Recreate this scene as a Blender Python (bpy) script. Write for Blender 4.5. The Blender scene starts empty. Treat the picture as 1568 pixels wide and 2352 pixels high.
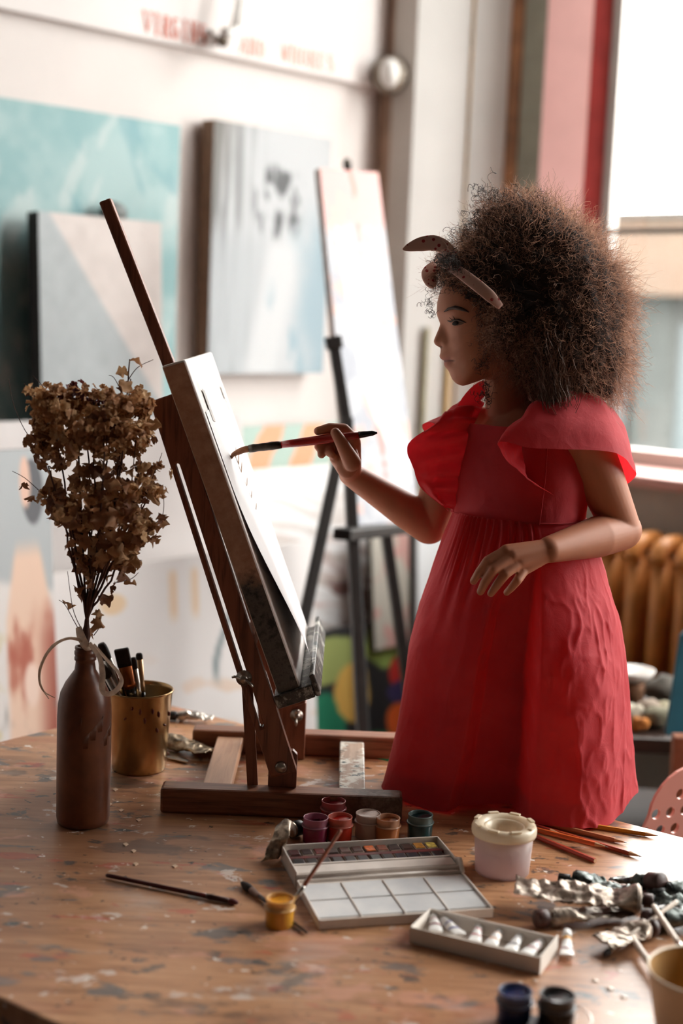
import bpy, bmesh, math, random
import numpy as np
from mathutils import Vector, Matrix
random.seed(7); rng = np.random.default_rng(7)
S = bpy.context.scene
COL = S.collection
# ------------------------------------------------------------------ camera
F_PX = 3266.67; PITCH = math.radians(8); ROLL = math.radians(2.3)
CO = np.array([0, 0, .70])
CF = np.array([0, math.cos(PITCH), -math.sin(PITCH)]); _u = np.array([0, math.sin(PITCH), math.cos(PITCH)]); _r = np.array([1., 0, 0])
CR = _r*math.cos(ROLL)+_u*math.sin(ROLL); CU = _u*math.cos(ROLL)-_r*math.sin(ROLL)
def ray(x, y): return CF+CR*((x-784)/F_PX)+CU*((1176-y)/F_PX)
def ZP(x, y, z=0.):
    d = ray(x, y); return CO+d*((z-CO[2])/d[2])
def YP(x, y, Y):
    d = ray(x, y); return CO+d*(Y/d[1])
cam = bpy.data.cameras.new('camera'); cam.sensor_fit = 'VERTICAL'; cam.sensor_height = 36; cam.lens = 50
co = bpy.data.objects.new('camera', cam); COL.objects.link(co)
m = Matrix(((CR[0], CU[0], -CF[0], CO[0]), (CR[1], CU[1], -CF[1], CO[1]), (CR[2], CU[2], -CF[2], CO[2]), (0, 0, 0, 1)))
co.matrix_world = m; S.camera = co
cam.dof.use_dof = True; cam.dof.focus_distance = 1.97; cam.dof.aperture_fstop = 2.3
cam.clip_start = .02; cam.clip_end = 200
# ------------------------------------------------------------------ world, exposure
W = bpy.data.worlds.new('overcast_sky'); S.world = W; W.use_nodes = True
bg = W.node_tree.nodes['Background']; bg.inputs[0].default_value = (1.0, .985, .97, 1); bg.inputs[1].default_value = 17.5
S.view_settings.view_transform = 'Standard'; S.view_settings.look = 'None'; S.view_settings.gamma = 1; S.view_settings.exposure = 0.0
S.view_settings.use_curve_mapping = False
S.cycles.use_denoising = True
S.cycles.max_bounces = 8; S.cycles.diffuse_bounces = 4; S.cycles.transparent_max_bounces = 12
S.cycles.use_adaptive_sampling = True; S.cycles.adaptive_threshold = .1; S.cycles.adaptive_min_samples = 16
S.cycles.sample_clamp_indirect = 8

# ------------------------------------------------------------------ colour + material helpers
def lin(c):
    c = np.asarray(c, float)
    if c.max() > 1.001: c = c/255.
    return np.where(c <= .04045, c/12.92, ((c+.055)/1.055)**2.4)
def l4(c): return (*[float(v) for v in lin(c)[:3]], 1)
MATS = {}
class NT:
    def __init__(s, name):
        s.m = bpy.data.materials.new(name); s.m.use_nodes = True; s.t = s.m.node_tree; s.n = s.t.nodes; s.l = s.t.links
        s.b = s.n['Principled BSDF']; s.out = s.n['Material Output']
    def add(s, t, **kw):
        n = s.n.new(t)
        for k, v in kw.items(): setattr(n, k, v)
        return n
    def tex(s, obj=True, scale=(1, 1, 1), rot=(0, 0, 0)):
        c = s.add('ShaderNodeTexCoord'); mp = s.add('ShaderNodeMapping'); mp.inputs['Scale'].default_value = scale; mp.inputs['Rotation'].default_value = rot
        s.l.new(c.outputs['Object' if obj else 'Generated'], mp.inputs[0]); return mp.outputs[0]
    def noise(s, vec, scale, detail=4, rough=.55, dist=0):
        n = s.add('ShaderNodeTexNoise'); n.inputs['Scale'].default_value = scale; n.inputs['Detail'].default_value = detail
        n.inputs['Roughness'].default_value = rough; n.inputs['Distortion'].default_value = dist; s.l.new(vec, n.inputs['Vector']); return n.outputs['Fac']
    def ramp(s, fac, stops, interp='LINEAR'):
        r = s.add('ShaderNodeValToRGB'); r.color_ramp.interpolation = interp; e = r.color_ramp.elements
        while len(e) < len(stops): e.new(.5)
        for el, (p, c) in zip(e, stops): el.position = p; el.color = c if len(c) == 4 else (*c, 1)
        s.l.new(fac, r.inputs[0]); return r.outputs[0]
    def mix(s, fac, a, b, mode='MIX'):
        n = s.add('ShaderNodeMix', data_type='RGBA', blend_type=mode)
        for sock, v in ((n.inputs[0], fac), (n.inputs[6], a), (n.inputs[7], b)):
            if hasattr(v, 'links'): s.l.new(v, sock)
            else: sock.default_value = v
        return n.outputs[2]
    def math(s, op, a, b=None):
        n = s.add('ShaderNodeMath', operation=op)
        for sock, v in zip(n.inputs, (a, b)):
            if v is None: continue
            if hasattr(v, 'links'): s.l.new(v, sock)
            else: sock.default_value = v
        return n.outputs[0]
    def set(s, k, v):
        i = s.b.inputs[k]
        if hasattr(v, 'links'): s.l.new(v, i)
        else: i.default_value = v
    def bump(s, fac, strength=.3, dist=.001):
        n = s.add('ShaderNodeBump'); n.inputs['Strength'].default_value = strength; n.inputs['Distance'].default_value = dist
        s.l.new(fac, n.inputs['Height']); s.l.new(n.outputs[0], s.b.inputs['Normal']); return n.outputs[0]
def pm(name, c, rough=.5, metal=0., var=.12, scale=40., bump=.15, c2=None, transl=0., tcol=None, trans=0., spec=None, alpha=None, coat=0., dist=.0006):
    if name in MATS: return MATS[name]
    t = NT(name); v = t.tex(); f = t.noise(v, scale, 5)
    a = lin(c); b = lin(c2) if c2 is not None else np.clip(a*(1-2.2*var), 0, 1)
    a1 = np.clip(a*(1+var), 0, 1) if c2 is None else a
    colr = t.ramp(f, [(.3, tuple(b)), (.7, tuple(a1))]); t.set('Base Color', colr); t.set('Roughness', rough); t.set('Metallic', metal)
    if spec is not None: t.set('Specular IOR Level', spec)
    if coat: t.set('Coat Weight', coat); t.set('Coat Roughness', .15)
    if trans: t.set('Transmission Weight', trans); t.set('IOR', 1.2)
    nb = t.bump(f, bump, dist) if bump else None
    if transl:
        tr = t.add('ShaderNodeBsdfTranslucent')
        if tcol is not None: tr.inputs[0].default_value = l4(tcol)
        else: t.l.new(colr, tr.inputs[0])
        if nb is not None: t.l.new(nb, tr.inputs['Normal'])
        mx = t.add('ShaderNodeMixShader'); mx.inputs[0].default_value = transl
        t.l.new(t.b.outputs[0], mx.inputs[1]); t.l.new(tr.outputs[0], mx.inputs[2]); t.l.new(mx.outputs[0], t.out.inputs[0])
    if alpha is not None: t.set('Alpha', alpha)
    MATS[name] = t.m; return t.m
def wood(name, c1, c2, scale=(3, 40, 40), rough=.45, stain=None, bump=.15):
    if name in MATS: return MATS[name]
    t = NT(name); v = t.tex(scale=scale); f = t.noise(v, 3, 6, .6, .6); g = t.noise(t.tex(), 9, 3)
    col = t.ramp(f, [(.3, tuple(lin(c2))), (.5, tuple(lin(c1)*.85)), (.7, tuple(lin(c1)))])
    col = t.mix(t.ramp(g, [(.45, (0, 0, 0)), (.75, (.5, .5, .5))]), col, l4(c2))
    if stain is not None:
        s1 = t.ramp(t.noise(t.tex(), 28, 5, .7), [(.5, (0, 0, 0)), (.56, (1, 1, 1))]); col = t.mix(s1, col, l4(stain))
        s2 = t.ramp(t.noise(t.tex(scale=(1.3, 1.1, .9)), 45, 5, .7), [(.57, (0, 0, 0)), (.62, (1, 1, 1))]); col = t.mix(s2, col, l4((30, 48, 46)))
    t.set('Base Color', col); t.set('Roughness', rough); t.bump(f, bump, .0004); MATS[name] = t.m; return t.m
def vcol(name, rough=.6, bump=.2, scale=150):
    if name in MATS: return MATS[name]
    t = NT(name); a = t.add('ShaderNodeAttribute', attribute_name='Col'); t.set('Base Color', a.outputs[0]); t.set('Roughness', rough)
    t.bump(t.noise(t.tex(), scale, 3), bump, .001); MATS[name] = t.m; return t.m

# ------------------------------------------------------------------ numpy noise
_P = rng.permutation(4096).astype(np.int64); _V = rng.random(4096)*2-1
def vnoise(p):
    p = np.asarray(p, float); i = np.floor(p).astype(np.int64); f = p-i; f = f*f*(3-2*f); o = 0
    for dx in (0, 1):
        for dy in (0, 1):
            for dz in (0, 1):
                h = _V[_P[(_P[(_P[(i[..., 0]+dx) & 4095]+i[..., 1]+dy) & 4095]+i[..., 2]+dz) & 4095]]
                w = (f[..., 0] if dx else 1-f[..., 0])*(f[..., 1] if dy else 1-f[..., 1])*(f[..., 2] if dz else 1-f[..., 2])
                o = o+h*w
    return o
def fbm(p, o=4):
    p = np.asarray(p, float); s = 0; a = .5
    for k in range(o): s = s+a*vnoise(p*2**k+k*17.3); a *= .5
    return s
def ss(a, b, x): t = np.clip((np.asarray(x, float)-a)/(b-a), 0, 1); return t*t*(3-2*t)

# ------------------------------------------------------------------ mesh builder
def unit(v): v = np.asarray(v, float); return v/(np.linalg.norm(v)+1e-12)
class MB:
    def __init__(s): s.v = []; s.f = []; s.n = 0
    def add(s, v, f):
        s.v.append(np.asarray(v, float).reshape(-1, 3)); s.f += [tuple(i+s.n for i in q) for q in f]; s.n += len(s.v[-1]); return s
    def box(s, c, size, M=None):
        a = np.array([(x, y, z) for x in (-.5, .5) for y in (-.5, .5) for z in (-.5, .5)])*np.asarray(size, float)
        if M is not None: a = a@np.asarray(M).T
        return s.add(a+np.asarray(c, float), [(0, 1, 3, 2), (4, 6, 7, 5), (0, 4, 5, 1), (2, 3, 7, 6), (0, 2, 6, 4), (1, 5, 7, 3)])
    def bar(s, p0, p1, w, h, up=(0, 0, 1)):
        p0 = np.asarray(p0, float); p1 = np.asarray(p1, float); d = unit(p1-p0); x = np.cross(d, up)
        x = unit(x); y = np.cross(x, d); M = np.stack([x, y, d], 1)
        return s.box((p0+p1)/2, (w, h, np.linalg.norm(p1-p0)), M)
    def hexa(s, bot, top):
        v = list(bot)+list(top); n = len(bot)
        return s.add(v, [tuple(range(n))[::-1], tuple(range(n, 2*n))]+[(i, (i+1) % n, n+(i+1) % n, n+i) for i in range(n)])
    def prism(s, poly, off):
        poly = np.asarray(poly, float); return s.hexa(poly, poly+np.asarray(off, float))
    def tube(s, pts, r, n=8, cap=True, flat=None):
        pts = np.asarray(pts, float); k = len(pts); r = np.full(k, r) if np.isscalar(r) else np.asarray(r, float)
        if len(r) != k: r = np.interp(np.linspace(0, 1, k), np.linspace(0, 1, len(r)), r)
        T = np.gradient(pts, axis=0); T /= np.linalg.norm(T, axis=1)[:, None]+1e-12
        a = np.array([0, 0, 1.]) if abs(T[0][2]) < .9 else np.array([1., 0, 0]); x = unit(np.cross(a, T[0])); V = []
        for i in range(k):
            x = unit(x-T[i]*(x@T[i])); y = np.cross(T[i], x)
            for j in range(n):
                an = 2*math.pi*j/n; q = x*math.cos(an)+y*math.sin(an)*(flat if flat else 1); V.append(pts[i]+q*r[i])
        Fc = [(i*n+j, i*n+(j+1) % n, (i+1)*n+(j+1) % n, (i+1)*n+j) for i in range(k-1) for j in range(n)]
        if cap: Fc += [tuple(range(n))[::-1], tuple(range((k-1)*n, k*n))]
        return s.add(V, Fc)
    def lathe(s, prof, n=32, c=(0, 0, 0), cap=True, M=None):
        V = []; k = len(prof)
        for (r, z) in prof:
            for j in range(n): an = 2*math.pi*j/n; V.append((r*math.cos(an), r*math.sin(an), z))
        V = np.array(V)
        if M is not None: V = V@np.asarray(M).T
        Fc = [(i*n+j, i*n+(j+1) % n, (i+1)*n+(j+1) % n, (i+1)*n+j) for i in range(k-1) for j in range(n)]
        if cap: Fc += [tuple(range(n))[::-1], tuple(range((k-1)*n, k*n))]
        return s.add(V+np.asarray(c, float), Fc)
    def grid(s, P, close_u=False):
        P = np.asarray(P, float); a, b = P.shape[:2]
        f = [(i*b+j, i*b+(j+1) % b, (i+1)*b+(j+1) % b, (i+1)*b+j) for i in range(a-1) for j in range(b if close_u else b-1)]
        return s.add(P.reshape(-1, 3), f)
    def ell(s, c, r, M=None, nu=20, nv=12):
        V = []; 
        th = np.linspace(0, math.pi, nv+1)[1:-1]
        for t in th:
            for j in range(nu): p = 2*math.pi*j/nu; V.append((math.sin(t)*math.cos(p), math.sin(t)*math.sin(p), math.cos(t)))
        V += [(0, 0, 1), (0, 0, -1)]; V = np.array(V)*np.asarray(r, float)
        if M is not None: V = V@np.asarray(M).T
        k = len(th); f = [(i*nu+j, (i+1)*nu+j, (i+1)*nu+(j+1) % nu, i*nu+(j+1) % nu) for i in range(k-1) for j in range(nu)]
        f += [(k*nu, j, (j+1) % nu) for j in range(nu)]+[(k*nu+1, (k-1)*nu+(j+1) % nu, (k-1)*nu+j) for j in range(nu)]
        return s.add(V+np.asarray(c, float), f)
    def capsule(s, p0, p1, r0, r1, n=32):
        p0 = np.asarray(p0, float); p1 = np.asarray(p1, float); d = p1-p0; L = np.linalg.norm(d)+1e-9; d = d/L
        pts = []; rr = []
        for a in np.linspace(-90, 0, 10): a = math.radians(a); pts.append(p0+d*(r0*math.sin(a))); rr.append(max(r0*math.cos(a), 1e-5))
        for a in np.linspace(0, 90, 10): a = math.radians(a); pts.append(p1+d*(r1*math.sin(a))); rr.append(max(r1*math.cos(a), 1e-5))
        a = np.array([0, 0, 1.]) if abs(d[2]) < .9 else np.array([1., 0, 0]); x = unit(np.cross(a, d)); y = np.cross(d, x); V = []
        for p, r in zip(pts, rr):
            for j in range(n): an = 2*math.pi*j/n; V.append(p+(x*math.cos(an)+y*math.sin(an))*r)
        k = len(pts); Fc = [(i*n+j, i*n+(j+1) % n, (i+1)*n+(j+1) % n, (i+1)*n+j) for i in range(k-1) for j in range(n)]
        Fc += [tuple(range(n))[::-1], tuple(range((k-1)*n, k*n))]
        return s.add(V, Fc)
    def mesh(s, name, smooth=False):
        me = bpy.data.meshes.new(name); V = np.concatenate(s.v); me.from_pydata(V.tolist(), [], s.f); me.update()
        if smooth: me.polygons.foreach_set('use_smooth', [True]*len(me.polygons))
        return me
def rootloc(o):
    l = np.zeros(3)
    while o is not None: l = l+np.array(o.location); o = o.parent
    return l
def props(o, label=None, cat=None, group=None, kind=None):
    if label: o['label'] = label
    if cat: o['category'] = cat
    if group: o['group'] = group
    if kind: o['kind'] = kind
    return o
def put(name, me, mat, parent=None, loc=None, bevel=0, auto=None):
    o = bpy.data.objects.new(name, me); COL.objects.link(o)
    if mat is not None and not me.materials: me.materials.append(mat)
    if parent is not None: o.parent = parent
    if loc is not None: o.location = loc
    if bevel:
        b = o.modifiers.new('bevel', 'BEVEL'); b.width = bevel; b.segments = 2; b.limit_method = 'ANGLE'; b.angle_limit = math.radians(40)
    return o
def part(name, mb, mat, root, world=False, smooth=False, bevel=0):
    if world:
        l = rootloc(root); mb.v = [v-l for v in mb.v]
    return put(name, mb.mesh(name, smooth), mat, root, bevel=bevel)
def single(name, mb, mat, label, cat, base=None, group=None, smooth=False, bevel=0, kind=None):
    V = np.concatenate(mb.v)
    if base is None: base = np.array([V[:, 0].mean(), V[:, 1].mean(), V[:, 2].min()])
    mb.v = [v-np.asarray(base) for v in mb.v]
    return props(put(name, mb.mesh(name, smooth), mat, None, tuple(base), bevel), label, cat, group, kind)
def thing(name, label, cat, loc=(0, 0, 0), rz=0, group=None):
    o = bpy.data.objects.new(name, None); COL.objects.link(o); o.location = tuple(loc); o.rotation_euler = (0, 0, rz); o.empty_display_size = .05
    return props(o, label, cat, group)
def struct(name, mb, mat, parent=None, smooth=False, bevel=0):
    o = put(name, mb.mesh(name, smooth), mat, parent, bevel=bevel)
    if parent is None: o['kind'] = 'structure'
    return o
def setcol(me, cols):
    a = me.color_attributes.new('Col', 'FLOAT_COLOR', 'POINT'); c = np.ones((len(me.vertices), 4)); c[:, :3] = cols; a.data.foreach_set('color', c.ravel())
def smooth_curve(pts, n):
    pts = np.asarray(pts, float); k = len(pts); t = np.linspace(0, k-1, n); i = np.clip(np.floor(t).astype(int), 0, k-2); f = (t-i)[:, None]
    p0 = pts[np.clip(i-1, 0, k-1)]; p1 = pts[i]; p2 = pts[i+1]; p3 = pts[np.clip(i+2, 0, k-1)]
    return .5*((2*p1)+(-p0+p2)*f+(2*p0-5*p1+4*p2-p3)*f**2+(-p0+3*p1-3*p2+p3)*f**3)

# =================================================================== THE ROOM
FZ = -.75; CZ = 3.4
C0 = np.array([.16, 5.0, 0]); D1 = np.array([-.682, -.731, 0]); D2 = np.array([.731, -.682, 0])   # along the art wall / along the window wall
N1 = D2.copy(); N2 = D1.copy()                                                                    # into the room
L1 = 6.0; L2 = 7.0
def w1(t, z, off=0.): return C0+D1*t+N1*off+np.array([0, 0, z])
def w2(t, z, off=0.): return C0+D2*t+N2*off+np.array([0, 0, z])
def hit1(x, y, off=0.):
    d = ray(x, y); k = ((C0+N1*off-CO)@N1)/(d@N1); P = CO+d*k; return P, (P-C0)@D1
def hit2(x, y, off=0.):
    d = ray(x, y); k = ((C0+N2*off-CO)@N2)/(d@N2); P = CO+d*k; return P, (P-C0)@D2
plaster = pm('white_plaster', (224, 216, 212), .85, var=.03, scale=3, bump=.08, dist=.004)
panelm = pm('white_panel', (228, 221, 218), .7, var=.02, scale=4, bump=.05)
oldwall = pm('shaded_plaster', (176, 164, 150), .85, var=.08, scale=5, bump=.1)
greenp = pm('grey_green_paint', (150, 146, 128), .6, var=.08, scale=12)
pinkp = pm('pink_paint', (240, 188, 182), .5, var=.03, scale=8)
redp = pm('red_paint', (150, 48, 44), .45, var=.1, scale=14)
lower = pm('grey_sill_wall', (172, 164, 152), .7, var=.06, scale=7)
def wallbox(w, t0, t1, z0, z1, o0, o1, mb=None):
    mb = mb or MB(); b = [w(t0, z0, o0), w(t1, z0, o0), w(t1, z0, o1), w(t0, z0, o1)]; t = [w(t0, z1, o0), w(t1, z1, o0), w(t1, z1, o1), w(t0, z1, o1)]
    return mb.hexa(b, t)
rc = [w1(0, 0), w2(L2, 0), w2(L2, 0)+D1*L1, w1(L1, 0)]
fl = MB(); fl.hexa([p+np.array([0, 0, FZ-.1]) for p in rc], [p+np.array([0, 0, FZ]) for p in rc])
floorm = wood('floor_boards', (88, 62, 46), (48, 33, 26), (2, 14, 14), .5)
struct('floor', fl, floorm)
ce = MB(); ce.hexa([p+np.array([0, 0, CZ]) for p in rc], [p+np.array([0, 0, CZ+.1]) for p in rc]); struct('ceiling', ce, pm('ceiling_white', (170, 162, 154), .9, var=.03, scale=3))
struct('wall_left', wallbox(w1, -.3, L1, FZ, CZ, 0, -.2), plaster)
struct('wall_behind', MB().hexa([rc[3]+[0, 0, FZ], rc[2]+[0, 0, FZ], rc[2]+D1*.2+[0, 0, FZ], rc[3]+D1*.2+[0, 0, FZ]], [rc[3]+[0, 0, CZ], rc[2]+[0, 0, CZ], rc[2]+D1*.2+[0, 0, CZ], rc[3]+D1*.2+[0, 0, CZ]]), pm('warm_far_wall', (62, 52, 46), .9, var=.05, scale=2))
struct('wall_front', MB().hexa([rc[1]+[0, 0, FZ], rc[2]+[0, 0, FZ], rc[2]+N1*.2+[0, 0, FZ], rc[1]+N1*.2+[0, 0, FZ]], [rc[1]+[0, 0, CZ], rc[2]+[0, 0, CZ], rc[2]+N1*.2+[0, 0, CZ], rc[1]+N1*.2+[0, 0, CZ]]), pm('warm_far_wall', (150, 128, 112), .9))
# window wall: a stepped wall of columns, jambs and deep windows
SILL = .25; HEAD = 3.15; WT = -.31; GO = -.22
WIN = [(.6715, 1.80), (2.45, 4.9)]
mb = MB(); wallbox(w2, .5025, L2, FZ, SILL-.036, 0, WT, mb); struct('wall_right', mb, lower)
mb = MB(); wallbox(w2, .6715, L2, HEAD, CZ, 0, WT, mb); struct('wall_right_head', mb, plaster)
def stepwall(pts, z0, z1, back):
    """solid strip of wall whose room side follows plan points (t, off)"""
    mb = MB(); poly = [w2(t_, 0, o_) for t_, o_ in pts]+[w2(pts[-1][0], 0, back), w2(pts[0][0], 0, back)]
    return mb.hexa([p+[0, 0, z0] for p in poly], [p+[0, 0, z1] for p in poly])
struct('wall_right_pier', stepwall([(.361, -.10), (.502, -.10)], FZ, CZ, WT), greenp)
for i, (a, b) in enumerate([(WIN[0][1], WIN[1][0]), (WIN[1][1], L2)]): struct('wall_right_pier_%d' % (i+1), wallbox(w2, a, b, SILL, HEAD, 0, WT), plaster)
# upper panel with the lettering, columns, pipes
pw = pm('pillar_white', (236, 234, 230), .7, var=.02, scale=5)
struct('trim_1', wallbox(w1, .135, L1, 1.437, CZ, 0, .03), panelm, bevel=.004)
struct('trim_2', stepwall([(-.1, .134), (.06, .134)], FZ, CZ, WT), pm('corner_shade_brown', (176, 146, 126), .8, var=.10, scale=6))  # brown colour stands in for the shadow in the corner
struct('trim_12', stepwall([(.0605, .136), (.157, .134)], FZ, CZ, WT), pm('column_shade_grey', (206, 198, 190), .8, var=.04, scale=6))  # column front greyed, its shade put into the colour
struct('trim_3', stepwall([(.1575, .134), (.26, -.02)], FZ, CZ, WT), pw)
struct('trim_4', stepwall([(.2605, -.018), (.27, -.018)], FZ, CZ, WT), pm('ochre_edge', (214, 184, 140), .5, var=.1, scale=9))
struct('trim_5', stepwall([(.2705, -.02), (.3605, -.10)], FZ, CZ, WT), pw)
struct('trim_6', MB().tube([w2(.21, FZ, .075), w2(.21, .66, .075)], .007, 10), pm('olive_pipe', (150, 140, 100), .5, var=.1, scale=9), smooth=True)
struct('trim_7', MB().tube([w2(.252, FZ, .005), w2(.252, .62, .005)], .008, 10), pm('ochre_pipe', (214, 174, 110), .5, var=.1, scale=9), smooth=True)
struct('trim_9', stepwall([(.361, -.096), (.412, -.096)], FZ, CZ, -.0995), pm('rust_brown', (150, 100, 62), .7, var=.25, scale=9), bevel=.001)
struct('trim_10', stepwall([(.5025, -.10), (.623, -.18)], SILL-.03, CZ, WT), pinkp)
struct('trim_11', stepwall([(.6235, -.18), (.671, -.22)], SILL-.03, CZ, WT), redp)
for i, (a, b) in enumerate(WIN):
    fo = GO; grp = 'window_%d' % (i+1); a0 = a
    fr = MB(); fm = pm('window_frame_grey', (196, 190, 184), .5, var=.04, scale=8)
    wallbox(w2, a0, a0+.035, SILL, HEAD, fo, fo-.045, fr); wallbox(w2, b-.05, b, SILL, HEAD, fo, fo-.045, fr)
    wallbox(w2, a0+.035, b-.05, HEAD-.05, HEAD, fo, fo-.045, fr); wallbox(w2, a0+.035, b-.05, SILL, SILL+.05, fo, fo-.045, fr)
    f = struct(grp, fr, fm)
    part('transom', wallbox(w2, a0+.035, b-.05, .985, 1.0, fo-.005, fo-.04), pm('dark_transom', (92, 90, 86), .5), f)
    t = MATS.get('pane')
    if t is None:
        n = NT('pane'); tr = n.add('ShaderNodeBsdfTransparent'); tr.inputs[0].default_value = (.97, .98, .97, 1); gl = n.add('ShaderNodeBsdfGlossy'); gl.inputs['Roughness'].default_value = .02
        mx = n.add('ShaderNodeMixShader'); mx.inputs[0].default_value = .05; n.l.new(tr.outputs[0], mx.inputs[1]); n.l.new(gl.outputs[0], mx.inputs[2]); n.l.new(mx.outputs[0], n.out.inputs[0]); MATS['pane'] = n.m
    for z0, z1 in ((SILL+.05, .985), (1.0, HEAD-.05)):
        part('pane', wallbox(w2, a0+.035, b-.05, z0, z1, fo-.020, fo-.024), MATS['pane'], f)
    struct('trim_%d' % (20+i), wallbox(w2, a-.06, b+.04, SILL-.035, SILL, .05, fo), pm('pink_sill', (205, 150, 140), .5, var=.06, scale=9), bevel=.006)
    # portal so that the daylight is sampled through the opening
    L = bpy.data.lights.new('window_daylight_portal', 'AREA'); L.shape = 'RECTANGLE'; L.size = b-a; L.size_y = HEAD-SILL; L.cycles.is_portal = True
    lo = bpy.data.objects.new('window_daylight_portal', L); COL.objects.link(lo); P = w2((a+b)/2, (SILL+HEAD)/2, WT-.02)
    z = -N2; x = D2; y = np.cross(z, x); lo.matrix_world = Matrix(((x[0], y[0], z[0], P[0]), (x[1], y[1], z[1], P[1]), (x[2], y[2], z[2], P[2]), (0, 0, 0, 1)))
# outside: yard and the house opposite
gc = C0-N2*20
mb = MB(); mb.box(gc+[0, 0, -4.1], (70, 70, .2)); struct('ground_outside', mb, pm('yard_ground', (120, 116, 110), .9, var=.1, scale=1))
def o2(t, z, d): return C0+D2*t-N2*d+np.array([0, 0, z])
ap = thing('apartment_building', 'beige house with grey windows across the yard seen through the lower window pane', 'building', o2(-4, -4, 11))
def obox(t0, t1, z0, z1, d0, d1): return MB().hexa([o2(t0, z0, d0), o2(t1, z0, d0), o2(t1, z0, d1), o2(t0, z0, d1)], [o2(t0, z1, d0), o2(t1, z1, d0), o2(t1, z1, d1), o2(t0, z1, d1)])
part('wall', obox(-14, 9, -4, 1.45, 10.4, 16), pm('house_grey', (58, 60, 58), .9, var=.12, scale=1.2), ap, True)
part('cornice', obox(-14, 9, 1.02, 1.85, 10, 10.4), pm('house_beige', (84, 68, 56), .9, var=.07, scale=1.1), ap, True)
part('roof_edge', obox(-14, 9, 1.85, 1.92, 9.9, 16), pm('house_roof', (64, 58, 54), .9), ap, True)
for k in range(9):
    t0 = -8.6+k*1.25
    w = part('window', obox(t0, t0+.62, -.9, .72, 10.32, 10.4), pm('house_window', (30, 38, 40), .4, var=.2, scale=2), ap, True)
    part('pane', obox(t0+.06, t0+.3, -.84, .66, 10.29, 10.32), pm('house_pane', (44, 56, 58), .3), w, True)
    part('balcony', obox(t0-.1, t0+.75, -1.55, -1.1, 10.1, 10.4), pm('house_balcony', (74, 62, 52), .9), ap, True)
# lettering on the panel
LET = {'V': [(0, 1, .5, 0, .16), (.5, 0, 1, 1, .1)], 'I': [(.5, 0, .5, 1, .26)], 'R': [(.18, 0, .18, 1, .24), (.18, .95, .75, .95, .12), (.8, .9, .8, .58, .2), (.18, .5, .75, .5, .12), (.5, .5, .9, 0, .2)],
       'G': [(.15, .12, .15, .88, .24), (.15, .94, .85, .94, .12), (.15, .06, .85, .06, .12), (.8, .06, .8, .45, .2), (.55, .45, .9, .45, .1)], 'N': [(.12, 0, .12, 1, .14), (.12, 1, .88, 0, .24), (.88, 0, .88, 1, .14)],
       'S': [(.2, .94, .85, .94, .12), (.18, .9, .18, .6, .2), (.15, .62, .85, .38, .22), (.82, .4, .82, .1, .2), (.15, .06, .8, .06, .12)], 'A': [(.05, 0, .5, 1, .12), (.5, 1, .95, 0, .22), (.25, .35, .75, .35, .1)],
       'D': [(.18, 0, .18, 1, .24), (.18, .94, .7, .94, .12), (.18, .06, .7, .06, .12), (.8, .15, .8, .85, .24)], 'W': [(0, 1, .27, 0, .16), (.27, 0, .5, .8, .1), (.5, .8, .73, 0, .16), (.73, 0, 1, 1, .1)],
       'H': [(.15, 0, .15, 1, .24), (.85, 0, .85, 1, .24), (.15, .5, .85, .5, .12)], 'O': [(.15, .15, .15, .85, .24), (.85, .15, .85, .85, .24), (.2, .94, .8, .94, .12), (.2, .06, .8, .06, .12)],
       'E': [(.18, 0, .18, 1, .24), (.18, .94, .9, .94, .12), (.18, .5, .7, .5, .12), (.18, .06, .9, .06, .12)]}
SERIF = {'V': [(0, 1), (1, 1)], 'I': [(.5, 0), (.5, 1)], 'R': [(.18, 0), (.9, 0)], 'N': [(.12, 0), (.12, 1), (.88, 1)], 'A': [(.05, 0), (.95, 0)], 'W': [(0, 1), (1, 1)], 'H': [(.15, 0), (.15, 1), (.85, 0), (.85, 1)]}
trim1 = bpy.data.objects['trim_1']
inkm = pm('coral_letter_paint', (224, 120, 96), .7, var=.1, scale=30); inkf = pm('faded_letter_paint', (236, 176, 158), .7, var=.1, scale=30)
def word(txt, x0, y0, x1, y1, hpx, mt):
    P0, t0 = hit1(x0, y0, .03); P1, t1 = hit1(x1, y1, .03); zb = (P0[2]+P1[2])/2; h = hpx/F_PX*P0[1]; n = len(txt); cw = (t0-t1)/n; mb = MB()
    for i, ch in enumerate(txt):
        ta = t0-(i+.12)*cw; lw = cw*.76
        for (ax, ay, bx, by, th) in LET[ch]+[(sx-.22, sy, sx+.22, sy, .1) for sx, sy in SERIF.get(ch, [])]:
            a = w1(ta-ax*lw, zb+ay*h, .031); b = w1(ta-bx*lw, zb+by*h, .031)
            if abs(ax-bx) < 1e-6 and ay == by: continue
            d = unit(b-a); s_ = np.cross(N1, d); hw = th*(lw if abs(ay-by) > .3 else h*1.)*.5
            q = [a-s_*hw, b-s_*hw, b+s_*hw, a+s_*hw]; mb.prism(q, N1*.0015)
    part('lettering', mb, mt, trim1)
word('VIRGINS', 326, 72, 474, 104, 44, inkm); word('AND', 547, 118, 610, 136, 36, inkf); word('WHORES', 642, 138, 768, 168, 38, inkf)
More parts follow.
